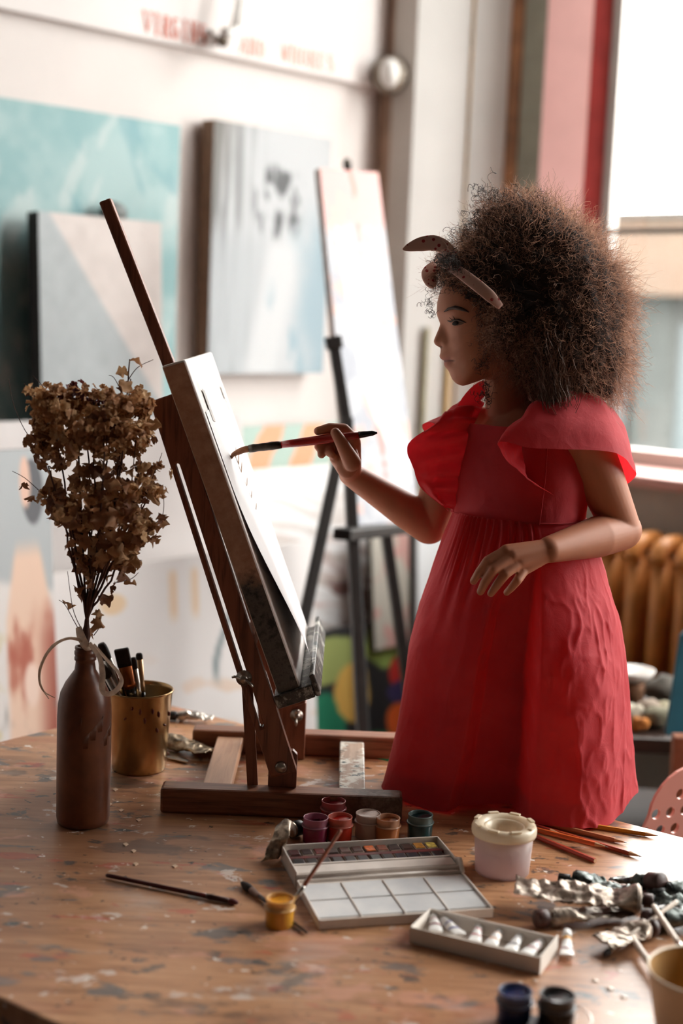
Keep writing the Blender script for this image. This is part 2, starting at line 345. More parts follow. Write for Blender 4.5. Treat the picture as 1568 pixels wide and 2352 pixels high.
# ------------------------------------------------------------------ wall lamps
lm = pm('lamp_chrome', (176, 172, 166), .3, .8, var=.1, scale=30); lw_ = pm('lamp_white', (236, 234, 230), .5, var=.03)
P, t = hit1(512, 95, .12)
lp = thing('clamp_lamp', 'grey metal clamp lamp hanging in front of the lettered wall panel', 'lamp', hit1(512, 95, .03)[0])
part('arm', MB().tube([hit1(542, 68, .10)[0], hit1(552, 20, .10)[0], hit1(562, -60, .10)[0], hit1(566, -420, .03)[0]], .011, 10), lw_, lp, True, True)
part('arm', MB().tube([hit1(533, 66, .14)[0], hit1(541, 20, .14)[0], hit1(550, -60, .14)[0], hit1(556, -420, .03)[0]], .006, 8), lw_, lp, True, True)
part('joint', MB().capsule(hit1(520, 76, .11)[0], hit1(545, 70, .11)[0], .02, .012), lw_, lp, True, True)
part('clamp_knob', MB().capsule(hit1(512, 96, .11)[0], hit1(510, 90, .03)[0], .016, .013), pm('lamp_dark', (110, 98, 84), .4, .5), lp, True, True)
part('clamp_foot', MB().capsule(hit1(492, 84, .05)[0], hit1(484, 70, .032)[0], .010, .006), lw_, lp, True, True)
P = w2(.045, 1.475, .135); gl = thing('globe_lamp', 'round white glass wall lamp on a grey ring in the corner', 'lamp', P)
e = unit(CO*[1, 1, 0]-P*[1, 1, 0])
M = np.stack([np.cross([0, 0, 1.], e), [0, 0, 1.], e], 1)
part('back_ring', MB().lathe([(.058, -.02), (.062, 0), (.05, .02), (.03, .03)], 32, P+e*.05, True, M), pm('lamp_ring', (150, 138, 124), .5, .3), gl, True, True)
part('globe', MB().ell(P+e*.09, (.032, .048, .045), M), lw_, gl, True, True)

# ------------------------------------------------------------------ radiator under the window
rad = thing('radiator', 'ochre brown cast iron radiator under the window sill', 'radiator', w2(1.3, FZ, .1))
rm = pm('radiator_paint', (204, 132, 64), .45, var=.1, scale=12)
for k in range(13):
    t0 = .80+k*.083; sec = MB()
    for dd in (.06, .12, .18):
        sec.tube([w2(t0, -.44, dd), w2(t0, .03, dd)], .026, 10)
    sec.tube(smooth_curve([w2(t0, .02, .035), w2(t0, .062, .06), w2(t0, .07, .12), w2(t0, .062, .18), w2(t0, .02, .205)], 12), .028, 10)
    sec.tube(smooth_curve([w2(t0, -.43, .035), w2(t0, -.46, .06), w2(t0, -.465, .12), w2(t0, -.46, .18), w2(t0, -.43, .205)], 12), .028, 10)
    part('radiator_section', sec, rm, rad, True, True)
part('pipe', MB().tube([w2(.74, .02, .12), w2(1.86, .02, .12)], .016, 10), rm, rad, True, True)
part('pipe', MB().tube([w2(.74, -.43, .12), w2(1.86, -.43, .12), w2(1.9, FZ+.001, .12)], .016, 10), rm, rad, True, True)
for tt in (.86, 1.72): part('foot', MB().bar(w2(tt, FZ+.001, .12), w2(tt, -.45, .12), .03, .08), rm, rad, True)
# =================================================================== PAINTINGS AND BACKGROUND THINGS
def quad_grid(tl, tr, br, bl, nu, nv):
    u = np.linspace(0, 1, nu)[None, :, None]; v = np.linspace(0, 1, nv)[:, None, None]
    tl, tr, br, bl = [np.asarray(p, float) for p in (tl, tr, br, bl)]
    return (tl*(1-u)+tr*u)*(1-v)+(bl*(1-u)+br*u)*v
def painting(label, tl, tr, br, bl, fn, thick=.025, edge=(150, 140, 128), nu=90, nv=110, group=None, name='painting'):
    tl, tr, br, bl = [np.asarray(p, float) for p in (tl, tr, br, bl)]
    n = unit(np.cross(tr-tl, bl-tl))
    if n@(CO-tl) < 0: n = -n
    base = (bl+br)/2; root = thing(name, label, 'painting', base, 0, group)
    b = MB(); e = n*.0008; b.hexa([bl-e, br-e, tr-e, tl-e], [bl-n*thick, br-n*thick, tr-n*thick, tl-n*thick]); part('stretcher_frame', b, pm('canvas_edge_%d_%d_%d' % edge, edge, .8, var=.1, scale=30), root, True)
    G = quad_grid(tl, tr, br, bl, nu, nv); g = MB().grid(G); o = part('painted_face', g, vcol('painted_canvas', .65), root, True)
    u, v = np.meshgrid(np.linspace(0, 1, nu), np.linspace(0, 1, nv)); c = fn(u, v); setcol(o.data, np.clip(lin(c.reshape(-1, 3)*1.0001/255.), 0, 1))
    return root
def C(*c): return np.array(c, float)
def mixc(a, b, f): return a*(1-f[..., None])+b*f[..., None]
def N(u, v, sx, sy, sd=0., o=4): return fbm(np.stack([u*sx+sd, v*sy+sd*1.7, np.full_like(u, sd*.37)], -1), o)
def full(u, c): return np.broadcast_to(C(*c), u.shape+(3,)).copy()
def wallquad(x0, x1, y0, y1, off, lean=0.):
    """upright canvas parallel to the art wall from pixel extents, at a distance off from it; lean tips its top back"""
    t0 = hit1(x0, (y0+y1)/2, off)[1]; t1 = hit1(x1, (y0+y1)/2, off)[1]; xm = (x0+x1)/2
    z1 = hit1(xm, y0, off)[0][2]; z0 = hit1(xm, y1, off)[0][2]
    return w1(t0, z1, off-lean), w1(t1, z1, off-lean), w1(t1, z0, off), w1(t0, z0, off)
def f_teal(u, v):
    a = ss(-.25, .3, N(u, v, 5, 7, 1)); c = mixc(full(u, (134, 172, 174)), C(164, 190, 190), a)
    s = ss(.12, .3, N(u+v*.6, v-u*.5, 14, 4, 3)); c = mixc(c, C(190, 202, 200), s*.7)
    s = ss(.1, .35, N(u-v*.5, v, 10, 5, 9)); return mixc(c, C(112, 158, 166), s*.6)
q = wallquad(-60, 406, 250, 985, .05); q = [q[0]+[0, 0, 0]]+list(q[1:])
painting('large teal abstract canvas with pale brush marks on the art wall', *q, f_teal, .03, (140, 112, 90))
def f_tri(u, v):
    s = ss(-.02, .02, (u-.08)*.86-v*.92+.0); c = mixc(full(u, (176, 182, 184)), C(214, 203, 198), s); return c+N(u, v, 12, 16, 4)[..., None]*12
painting('grey canvas with a pale pink triangle leaning before the teal canvas', *wallquad(100, 380, 497, 1010, .18, .03), f_tri, .05, (36, 33, 31))
ko = hit1(222, 492, .02)[0]; gb = thing('wooden_easel', 'grey easel whose rounded head shows above the pink and grey canvas', 'easel', ko*[1, 1, 0]+[0, 0, FZ]+N1*.06)
gy = pm('easel_grey', (112, 116, 114), .6)
part('easel_head', MB().ell(ko+N1*.075, (.044, .03, .034), np.stack([D1, N1, [0, 0, 1]], 1)), gy, gb, True, True); part('mast', MB().bar(ko+N1*.075, ko*[1, 1, 0]+[0, 0, FZ+.001]+N1*.075, .03, .03, D1), gy, gb, True)
for sx in (-.16, .16): part('leg', MB().bar(ko-[0, 0, .25]+N1*.075, ko*[1, 1, 0]+[0, 0, FZ+.001]+N1*.09+D1*sx, .025, .025, D1), gy, gb, True)
def f_mid(u, v):
    c = full(u, (226, 229, 232)); st = ss(-.1, .25, N(u, v, 26, 2.2, 5)); c = mixc(c, C(146, 148, 148), st*ss(.5, .1, u)*.85)
    c = mixc(c, C(120, 114, 106), ss(.3, .02, u+v*.5)*.7)
    d = ((u-.56)/.24)**2+((v-.3)/.18)**2; c = mixc(c, C(104, 106, 108), ss(1.1, .5, d)*ss(-.2, .2, N(u, v, 18, 12, 8)))
    c = mixc(c, C(200, 206, 210), ss(.35, .5, v)*ss(.7, .2, u)*.7)
    w = np.abs(u-(.62-.35*(v-.45)))-.09; c = mixc(c, C(238, 240, 242), ss(.1, -.02, w)*ss(.4, .5, v))
    c = mixc(c, C(166, 196, 210), ss(.62, .95, u+.15*N(u, v, 6, 6, 2))*ss(.2, .5, v)*.8)
    c = mixc(c, C(176, 202, 214), ss(.12, .3, N(u, v, 10, 5, 11))*ss(.55, .8, v)*ss(.35, .6, u)); return c*.80
painting('grey white and pale blue abstract canvas hung on the wall beside the teal one', *wallquad(484, 752, 295, 858, .07), f_mid, .055, (150, 122, 100))
def f_stripe(u, v):
    s = np.sin((u*5.2+v*.9+.2*N(u, v, 4, 4, 3))*2*math.pi/1.55); c = mixc(full(u, (168, 190, 180)), C(238, 160, 124), ss(-.15, .15, s)); return c
painting('canvas of diagonal coral and grey green stripes low on the wall', *wallquad(500, 815, 975, 1140, .16), f_stripe, .02, (220, 214, 208))
def f_wave(u, v):
    c = full(u, (230, 228, 228)); s = ss(.02, .25, N(u+.1*v, v+.08*np.sin(u*7), 3, 26, 6)); c = mixc(c, C(176, 160, 150), s*(.25+.6*v))
    s = ss(.05, .3, N(u, v-.2*u, 4, 18, 12)); c = mixc(c, C(204, 180, 174), s*v); c = mixc(c, C(126, 92, 88), ss(.1, .35, N(u, v-.4*u, 6, 12, 15))*ss(.35, .8, v)*ss(.3, .6, u)); return c
painting('white canvas of wavy brown and pink strokes behind the black easel', *wallquad(545, 905, 1075, 1470, .30, .05), f_wave, .03, (220, 214, 208))
def f_col(u, v):
    c = full(u, (38, 36, 38))
    def blob(cx, cy, rx, ry, col, k=.35):
        nonlocal c; d = ((u-cx)/rx)**2+((v-cy)/ry)**2+k*N(u, v, 9, 9, cx*10+cy); c = mixc(c, C(*col), ss(1.15, .8, d))
    blob(.12, .7, .16, .3, (30, 130, 96)); blob(.45, .95, .3, .2, (44, 150, 92)); blob(.18, .2, .28, .16, (168, 180, 106)); blob(.6, .14, .16, .2, (150, 172, 88)); blob(.33, .45, .14, .2, (236, 190, 96))
    blob(.7, .38, .08, .12, (196, 44, 40)); blob(.72, .72, .14, .14, (240, 104, 40)); blob(.7, .52, .1, .08, (60, 50, 96)); blob(.9, .8, .14, .1, (60, 160, 130)); blob(.86, .25, .08, .3, (214, 150, 160)); blob(.94, .95, .12, .08, (150, 190, 130)); return c
painting('dark canvas with bright green yellow orange and red blobs standing on the floor', *wallquad(722, 1010, 1440, 1760, .42, .05), f_col, .03, (40, 36, 34))
painting('pale canvas corner with a pink smear behind the easel legs', *wallquad(868, 985, 1200, 1480, .40, .04), lambda u, v: mixc(full(u, (196, 190, 178)), C(206, 160, 152), ss(.05, .3, N(u, v, 4, 6, 31))), .02, (90, 84, 76))
painting('pale grey canvas with dark edges standing beside the window pillar', *wallquad(962, 1030, 1225, 1700, .62, .04), lambda u, v: mixc(full(u, (214, 216, 218)), C(60, 56, 54), ss(.18, .05, u)), .02, (60, 54, 50), nu=30)
def f_sketch(u, v):
    c = full(u, (226, 220, 218)); c = mixc(c, C(222, 190, 166), ss(.12, .3, N(u*1.2+v, v-u*.6, 5, 12, 2))*ss(.3, .7, v)*.7)
    for cx in (.44, .52): c = mixc(c, C(224, 196, 168), ss(.02, .008, np.abs(u-cx))*ss(.0, .05, v-.03)*ss(.3, .22, v))
    c = mixc(c, C(226, 196, 160), ss(1, .5, ((u-.23)/.05)**2+((v-.16)/.05)**2)); c = mixc(c, C(126, 138, 140), ss(.018, .006, np.abs(u-.63-.04*np.sin(v*9)))*ss(.12, .2, v)*ss(.62, .5, v)); c = mixc(c, C(140, 150, 150), ss(1, .4, ((u-.68)/.03)**2+((v-.86)/.05)**2)); return c
painting('white board of faint peach sketch strokes standing behind the table', *wallquad(118, 735, 1290, 1800, .62, .05), f_sketch, .02, (226, 220, 216))
painting('large blank white board standing on the floor below the teal canvas', *wallquad(-70, 560, 964, 1760, .34, .03), lambda u, v: full(u, (226, 219, 217))+N(u, v, 4, 4, 5)[..., None]*8, .02, (226, 220, 216), nu=40, nv=40)
def f_port(u, v):
    c = full(u, (222, 214, 210)); c = mixc(c, C(176, 180, 182), ss(.02, -.02, v-.36-.08*u)*ss(-.1, .0, u+.2-v*.3)); c = mixc(c, C(226, 218, 214), ss(.25, .1, u+v*.9))
    d = ((u-.80)/.12)**2+((v-.13)/.10)**2; c = mixc(c, C(94, 94, 98), ss(1.1, .9, d)); c = mixc(c, C(224, 184, 164), ss(1.1, .8, ((u-.72)/.06)**2+((v-.10)/.08)**2))
    b = ss(.03, -.03, np.abs(u-.72)-.12-.55*np.clip(v-.27, 0, .25)); c = mixc(c, C(230, 196, 174), b*ss(.26, .34, v))
    c = mixc(c, C(176, 98, 78), ss(-.05, .3, N(u, v, 6, 5, 4))*b*ss(.42, .55, v)); c = mixc(c, C(150, 70, 54), ss(.72, .98, u)*ss(.45, .6, v)*.8)
    c = mixc(c, C(236, 206, 190), ss(1, .5, ((u-.72)/.1)**2+((v-.72)/.08)**2)); g = ss(.0, .2, N(u, v, 5, 5, 7))*ss(.62, .85, v); c = mixc(c, C(120, 116, 112), g); c = mixc(c, C(210, 196, 160), ss(.1, .25, N(u, v, 4, 14, 17))*ss(.5, .6, v)*ss(.6, .3, u)); return c
painting('portrait canvas of a turned figure in peach and rust tones left of the bottle', *wallquad(-70, 142, 1040, 1790, .66, .06), f_port, .03, (96, 62, 50))
# ------------------------------------------------------------------ black studio easel with the tall narrow canvas
blk = pm('black_easel_paint', (40, 35, 32), .5, var=.2, scale=25); be = thing('studio_easel', 'black wooden studio easel holding the tall narrow pink topped canvas', 'easel', YP(820, 1690, 3.4)*[1, 1, 0]+[0, 0, FZ])
def downto(p0, p1, z):
    p0 = np.asarray(p0); p1 = np.asarray(p1); return p0+(p1-p0)*((z-p0[2])/(p1[2]-p0[2]))
def postbar(name, a, b, w=.032, h=.028, ext=True):
    b = downto(a, b, FZ+.001) if ext else b; part(name, MB().bar(a, b, w, h, (1, .2, 0)), blk, be, True, bevel=.003)
postbar('mast', YP(796, 960, 3.5), YP(833, 1690, 3.32)); postbar('leg', YP(790, 990, 3.48), YP(694, 1440, 3.22)); postbar('leg', YP(868, 1100, 3.72), YP(934, 1560, 3.72))
postbar('mast_head', YP(766, 790, 3.52), YP(800, 1000, 3.5), .028, .026, False)
part('clamp', MB().bar(YP(764, 772, 3.5), YP(769, 802, 3.5), .03, .04, (1, .2, 0)), blk, be, True, bevel=.004)
postbar('rear_post', YP(797, 372, 4.10), YP(834, 980, 4.0), .022, .02, False); part('top_knob', MB().ell(YP(797, 376, 4.10), (.013, .013, .016)), pm('knob_grey', (120, 110, 100)), be, True, True)
part('tray', MB().bar(YP(784, 1228, 3.36), YP(922, 1212, 3.66), .05, .028), blk, be, True, bevel=.003)
def f_tall(u, v):
    c = mixc(full(u, (170, 170, 175)), C(150, 152, 160), ss(-.1, .3, N(u, v, 5, 14, 3))); c = mixc(c, C(192, 150, 146), ss(.19, .15, v+.02*N(u, v, 8, 8, 1)))
    cx = .5+.06*N(u*0, v, 1, 9, 2)+.04*np.sin(v*9); c = mixc(c, C(190, 112, 94), ss(.05, .02, np.abs(u-cx))*ss(-.25, .1, N(u*0, v, 1, 30, 5))*.8); c = mixc(c, C(212, 160, 146), ss(.16, .3, N(u, v, 7, 20, 13))*.7); return c
painting('tall narrow canvas with pink top and a coral streak on the black easel', YP(734, 386, 3.86), YP(868, 396, 4.1), YP(966, 1205, 3.72), YP(812, 1222, 3.48), f_tall, .018, (226, 214, 208), 50, 150)
# ------------------------------------------------------------------ right background: dark bench with odds and ends, blue board, pink chair
bench = thing('work_bench', 'low dark wooden bench cluttered with papers in front of the radiator', 'bench', YP(1500, 1700, 3.15)*[1, 1, 0]+[0, 0, FZ])
dk = wood('dark_bench_wood', (62, 42, 32), (30, 22, 18)); bt = YP(1490, 1650, 3.15); bz = bt[2]
part('bench_top', MB().box([bt[0]+.12, 3.2, bz-.02], (.62, .4, .035)), dk, bench, True, bevel=.004)
for sx in (-.15, .38):
    for sy in (3.04, 3.36): part('leg', MB().bar([bt[0]+sx, sy, FZ+.001], [bt[0]+sx, sy, bz-.038], .04, .04, (1, 0, 0)), dk, bench, True)
part('lower_shelf', MB().box([bt[0]+.12, 3.2, bz-.25], (.56, .34, .02)), dk, bench, True)
def crumple(c, r, seed, flat=.5, nu=18, nv=10):
    m_ = MB().ell((0, 0, 0), (1, 1, 1), None, nu, nv); V = m_.v[0]; V = V*(1+.45*fbm(V*1.7+seed*7.1, 3))[:, None]; V = V+.12*fbm(V*4+seed, 2)[:, None]*V; V = V*np.array([r, r*.8, r*flat]); V[:, 2] -= V[:, 2].min(); m_.v[0] = V+np.asarray(c); return m_
for i, (px, dy, r, cl, lb) in enumerate([(1450, 3.1, .035, (206, 196, 176), 'crumpled cream paper on the dark bench beside the dress'), (1486, 3.12, .036, (150, 132, 116), 'crumpled taupe rag at the back of the dark bench'), (1512, 3.08, .034, (128, 122, 100), 'olive paint rag in the middle of the dark bench'), (1530, 3.14, .032, (178, 168, 140), 'pale yellowish wad beside the blue board on the bench'), (1470, 3.05, .022, (196, 120, 50), 'small orange scrap on the front of the dark bench'), (1515, 3.3, .045, (98, 92, 84), 'dark grey rag heap at the back edge of the bench')]):
    p = YP(px, 1640, dy); single('crumpled_rag', crumple([p[0], dy, bz-.002], r, i+3, .7), pm('rag_%d' % i, cl, .9, var=.15, scale=40), lb, 'rag', smooth=True)
p = YP(1452, 1560, 3.25); dish = thing('white_dish', 'white dish raised on a small tin on the dark bench', 'dish', [p[0], 3.25, bz-.002])
part('tin', MB().lathe([(.03, 0), (.03, .06), (.028, .062)], 24, [p[0], 3.25, bz-.002]), pm('tin_rust', (120, 84, 60), .5, .5), dish, True, True)
part('bowl', MB().lathe([(.02, .062), (.045, .075), (.052, .09), (.048, .09), (.03, .075), (.0005, .07)], 28, [p[0], 3.25, bz-.002]), pm('dish_white', (222, 214, 206), .4), dish, True, True)
bb = MB(); a = [YP(1568+60, 1395, 2.95), YP(1560, 1462, 2.95), YP(1526, 1688, 2.9), YP(1700, 1730, 2.9)]
bb.prism(a, [.004, .02, 0]); blue = thing('blue_board', 'teal blue painted board leaning beside the dark bench', 'board', [a[2][0]+.1, 2.9, FZ]); part('panel', bb, pm('blue_board_paint', (40, 104, 122), .5, var=.1, scale=10), blue, True, bevel=.003)
for dx in (.05, .16): part('prop_leg', MB().bar([a[2][0]+dx, 2.93, FZ+.001], [a[2][0]+dx, 2.935, a[2][2]+.03], .02, .02, (1, 0, 0)), dk, blue, True)
op = YP(1540, 1720, 2.80); single('wooden_post', MB().bar([op[0]+.03, 2.80, FZ+.001], [op[0]+.02, 2.80, op[2]+.03], .035, .035, (1, 0, 0)), pm('orange_wood', (150, 92, 62), .6, var=.15), 'reddish wooden post standing under the blue board', 'post', bevel=.003)
# =================================================================== TABLE
A_ = np.array([-.31, 2.46, 0]); e1 = np.array([.797, -.569, 0]); e1 /= np.linalg.norm(e1); B_ = np.array([-.892, 1.759, 0]); TL = 1.75
Cc = A_+e1*TL; Dd = B_+e1*TL
tb = thing('work_table', 'paint spattered brown wooden work table under the easel', 'table', [.2, 1.7, FZ])
t = NT('table_wood'); v = t.tex(rot=(0, 0, .62)); mp = t.tex(scale=(2.2, 26, 1), rot=(0, 0, .62))
g = t.noise(mp, 3, 7, .62, .7); big = t.noise(v, 3.5, 4)
col = t.ramp(g, [(.28, tuple(lin((128, 86, 58)))), (.5, tuple(lin((174, 126, 90)))), (.72, tuple(lin((196, 150, 112))))])
col = t.mix(t.ramp(big, [(.4, (0, 0, 0)), (.7, (.7, .7, .7))]), col, l4((142, 94, 64)))
def spots(sc, th, w, colr, off, sx=1., amt=.85, rot=.62):
    global col
    mpn = t.add('ShaderNodeMapping'); mpn.inputs['Location'].default_value = off; mpn.inputs['Scale'].default_value = (sx, 1, 1); mpn.inputs['Rotation'].default_value = (0, 0, rot)
    tc = t.add('ShaderNodeTexCoord'); t.l.new(tc.outputs['Object'], mpn.inputs[0]); f = t.noise(mpn.outputs[0], sc, 5, .62, .3)
    col = t.mix(t.ramp(f, [(th, (0, 0, 0)), (th+w, (amt, amt, amt))]), col, l4(colr))
spots(9, .58, .12, (146, 78, 54), (3, 1, 0), .6, .45); spots(12, .60, .05, (66, 52, 46), (1, 7, 0), .45, .6); spots(20, .59, .04, (86, 92, 94), (5, 2, 0), .45, .75); spots(26, .62, .03, (206, 194, 186), (9, 4, 0), .6, .7)
spots(30, .615, .03, (40, 62, 68), (2, 11, 0), .6, .7); spots(24, .62, .03, (170, 64, 44), (14, 3, 0), .4, .6, .2); spots(60, .65, .02, (36, 30, 28), (4, 8, 0), .8, .9); spots(48, .66, .02, (228, 218, 208), (6, 6, 0), .8, .9); spots(15, .58, .06, (204, 146, 124), (8, 1, 0), .6, .5); spots(8, .60, .1, (176, 158, 146), (0, 13, 0), .5, .45); spots(5, .58, .15, (100, 64, 48), (7, 5, 0), .5, .4)
scr = t.noise(t.tex(scale=(3, 160, 1), rot=(0, 0, .15)), 4, 3, .5); col = t.mix(t.ramp(scr, [(.66, (0, 0, 0)), (.7, (.35, .35, .35))]), col, l4((96, 66, 50)))
t.set('Base Color', col); t.set('Roughness', t.ramp(big, [(.3, (.3, .3, .3)), (.7, (.46, .46, .46))])); t.set('Specular IOR Level', .5); t.bump(g, .12, .0006); tablem = t.m
part('table_top', MB().hexa([p-[0, 0, .032] for p in (A_, B_, Dd, Cc)], [p-[0, 0, .0] for p in (A_, B_, Dd, Cc)]), tablem, tb, True, bevel=.003)
darkw = wood('table_leg_wood', (92, 62, 46), (54, 36, 28))
ey = unit(B_-A_)
for pa, pb in ((A_+e1*.06+ey*.06, B_+e1*.06-ey*.06), (Cc-e1*.06+ey*.06, Dd-e1*.06-ey*.06)):
    part('apron', MB().bar(pa-[0, 0, .075], pb-[0, 0, .075], .02, .085), darkw, tb, True)
    for p in (pa, pb): part('leg', MB().bar([p[0], p[1], FZ+.001], [p[0], p[1], -.033], .05, .05, (1, 0, 0)), darkw, tb, True, bevel=.003)
# pink perforated chair
ch = thing('child_chair', 'pink chair with round holes punched through its back beside the table', 'chair', [.62, 2.42, FZ])
cx_ = unit(np.array([.90, .44, 0])); cz_ = unit(np.array([.10, .03, 1.])); cn_ = np.cross(cx_, cz_)
o0 = YP(1446, 1905, 2.16); cw = .36; chh = .34
top = YP(1530, 1757, 2.2)[2]; bl_ = o0-cz_*.16-cx_*.035; H_ = (top-bl_[2])/cz_[2]
R_ = .075; tp = .065; out = [(0, 0), (cw, 0)]
out += [(cw-tp-R_+R_*math.cos(a)+.0, H_-R_+R_*math.sin(a)) for a in np.linspace(0, math.pi/2, 8)]+[(tp+R_-R_*math.sin(a), H_-R_+R_*math.cos(a)) for a in np.linspace(0, math.pi/2, 8)]
plate = MB().prism([bl_+cx_*x+cz_*y for x, y in out], cn_*.006)
pinkc = pm('pink_chair_plastic', (232, 158, 142), .35, var=.03, scale=10, bump=.03)
bk = part('backrest', plate, pinkc, ch, True)
cut = MB(); Mh = np.stack([cx_, cz_, cn_], 1); l0 = rootloc(ch)
for r_ in range(9):
    for c_ in range(13):
        y = H_-.045-r_*.0285; x = .035+c_*.0285+(r_ % 2)*.014
        lo = tp*(y/H_)+.022+(.03 if r_ == 0 else 0); 
        if lo < x < cw-lo: cut.lathe([(.0086, -.03), (.0086, .05)], 14, bl_+cx_*x+cz_*y-l0, True, Mh)
cm = cut.mesh('hole_cutter'); cob = bpy.data.objects.new('hole_cutter', cm); COL.objects.link(cob); cob.location = l0
bo = bk.modifiers.new('holes', 'BOOLEAN'); bo.operation = 'DIFFERENCE'; bo.object = cob; bo.solver = 'EXACT'
bpy.context.view_layer.update(); dg = bpy.context.evaluated_depsgraph_get(); nm = bpy.data.meshes.new_from_object(bk.evaluated_get(dg)); bk.modifiers.clear(); bk.data = nm; bpy.data.objects.remove(cob)
if not bk.data.materials: bk.data.materials.append(pinkc)
sc_ = bl_+cx_*cw/2; seat_c = np.array([sc_[0], sc_[1], -.33])+np.array([cn_[0], cn_[1], 0])*-.16
part('seat', MB().box(seat_c, (.36, .34, .02), np.stack([cx_, unit(np.array([-cn_[0], -cn_[1], 0])), [0, 0, 1]], 1)), pinkc, ch, True, bevel=.008)
for sx in (-.15, .15):
    part('back_support', MB().tube([bl_+cx_*(cw/2+sx*.8)+cz_*.03+cn_*.02, bl_+cx_*(cw/2+sx*.8)-[0, 0, .1]+cn_*.01, np.array([*(bl_+cx_*(cw/2+sx*.8))[:2], -.335])], .009, 8), pinkc, ch, True, True)
    for sy in (-.14, .14): p = seat_c+cx_*sx+unit(np.array([cn_[0], cn_[1], 0]))*sy; part('leg', MB().tube([p-[0, 0, .01], [p[0]*1.0+cx_[0]*sx*.1, p[1]+cx_[1]*sx*.1, FZ+.001]], .011, 10), pinkc, ch, True, True)

# =================================================================== TABLE EASEL
ez = thing('table_easel', 'wooden table easel with slotted side arms holding the stretched canvas', 'easel', [-.07, 2.06, 0])
w_red = wood('easel_wood', (150, 92, 66), (84, 44, 30), (40, 40, 3), .38); w_red2 = wood('easel_base_wood', (152, 100, 72), (96, 58, 42), (3, 40, 40), .4); w_lt = wood('easel_slat_wood', (206, 160, 128), (176, 128, 98), (40, 3, 40), .4)
w_st = wood('stained_slat', (178, 150, 128), (128, 100, 82), (40, 3, 40), .5, (206, 200, 188)); w_dk = wood('easel_stained_end', (112, 76, 56), (66, 44, 34), (3, 40, 40), .4, (84, 86, 80))
BH = .036
YN0, YN1, YF0, YF1 = 1.900, 1.935, 2.180, 2.215
xl, xr = -.236, .101
t = NT('easel_front_bar'); v = t.tex(scale=(3, 40, 40)); f = t.noise(v, 3, 6, .6, .6); colb = t.ramp(f, [(.3, tuple(lin((92, 54, 38)))), (.5, tuple(lin((134, 86, 60)))), (.7, tuple(lin((156, 102, 74))))])
vx = t.tex(); sep = t.add('ShaderNodeSeparateXYZ'); t.l.new(vx, sep.inputs[0]); gx = t.ramp(t.math('ADD', sep.outputs[0], t.math('MULTIPLY', t.noise(vx, 22, 5, .7), .14)), [(.13, (0, 0, 0)), (.19, (1, 1, 1))])
stn = t.ramp(t.noise(vx, 40, 6, .7), [(.36, tuple(lin((40, 40, 38)))), (.5, tuple(lin((92, 84, 74)))), (.64, tuple(lin((150, 140, 126))))]); t.set('Base Color', t.mix(t.math('MULTIPLY', gx, .75), colb, stn)); t.set('Roughness', .4); t.bump(f, .15, .0004)
part('base_bar', MB().box([(xl+xr)/2, (YN0+YN1)/2, BH/2], (xr-xl, YN1-YN0, BH)), t.m, ez, True, bevel=.004)
part('base_bar', MB().box([(-.222+.105)/2, (YF0+YF1)/2, BH/2], (.327, YF1-YF0, BH)), w_red2, ez, True, bevel=.004)
def slat(x0, x1, z, mt, x0f=None, x1f=None):
    x0f = x0 if x0f is None else x0f; x1f = x1 if x1f is None else x1f
    part('base_slat', MB().hexa([[x0, YN1+.0005, z], [x1, YN1+.0005, z], [x1f, YF0-.0005, z], [x0f, YF0-.0005, z]], [[x0, YN1+.0005, z+.016], [x1, YN1+.0005, z+.016], [x1f, YF0-.0005, z+.016], [x0f, YF0-.0005, z+.016]]), mt, ez, True, bevel=.002)
slat(-.182, -.141, .012, w_lt); slat(.012, .05, .012, w_st)
# tilted side arms with a slot
def arm(Y0, Y1, far=False):
    tlp = YP(345, 922, 1.912); trp = YP(400, 903, 1.912); brp = YP(682, 1768, 1.912); blp = YP(622, 1785, 1.912)
    P = lambda u, v: ((tlp*(1-u)+trp*u)*(1-v)+(blp*(1-u)+brp*u)*v)[[0, 2]]
    def pr(name, uv, mt):
        mb = MB(); q = [P(u, v) for u, v in uv]; mb.hexa([[a[0], Y0, a[1]] for a in q], [[a[0], Y1, a[1]] for a in q]); part(name, mb, mt, ez, True, bevel=.0015)
    s0, s1 = .165, .865; u0, u1 = .20, .36; ou = [(0, 0), (1, 0), (1, .985), (0, .985)]; inn = [(u0, s0), (u1, s0), (u1, s1), (u0, s1)]
    ou = [(0, .0), (1, .0), (1, 1.), (0, 1.)]; V = [[P(u, v)[0], Y, P(u, v)[1]] for Y in (Y0, Y1) for u, v in ou+inn]; F_ = []
    for i in range(4):
        j = (i+1) % 4; F_ += [(i, j, 4+j, 4+i), (8+i, 12+i, 12+j, 8+j), (i, 8+i, 8+j, j), (4+i, 4+j, 12+j, 12+i)]
    part('side_arm', MB().add(V, F_), w_red, ez, True, bevel=.003)
    return P
P2 = arm(1.904, 1.922); arm(2.196, 2.214)
for Y0, Y1, nm_ in ((1.923, 1.9345, 0), (2.160, 2.1795, 1)):
    x0, x1 = (-.088, -.048) if nm_ == 0 else (-.081, -.043)
    z0 = BH+.0005 if nm_ == 0 else .001; z1 = .09 if nm_ == 0 else .098
    part('pivot_post', MB().prism([[x0, Y0, z0], [x1, Y0, z0], [x1, Y0, z1-.006], [x1-.006, Y0, z1], [x0+.006, Y0, z1], [x0, Y0, z1-.006]], [0, Y1-Y0, 0]), w_red, ez, True, bevel=.001)
steel = pm('bolt_steel', (168, 160, 150), .3, .95, var=.15, scale=60)
My = np.array([[1, 0, 0], [0, 0, -1], [0, 1, 0]], float)
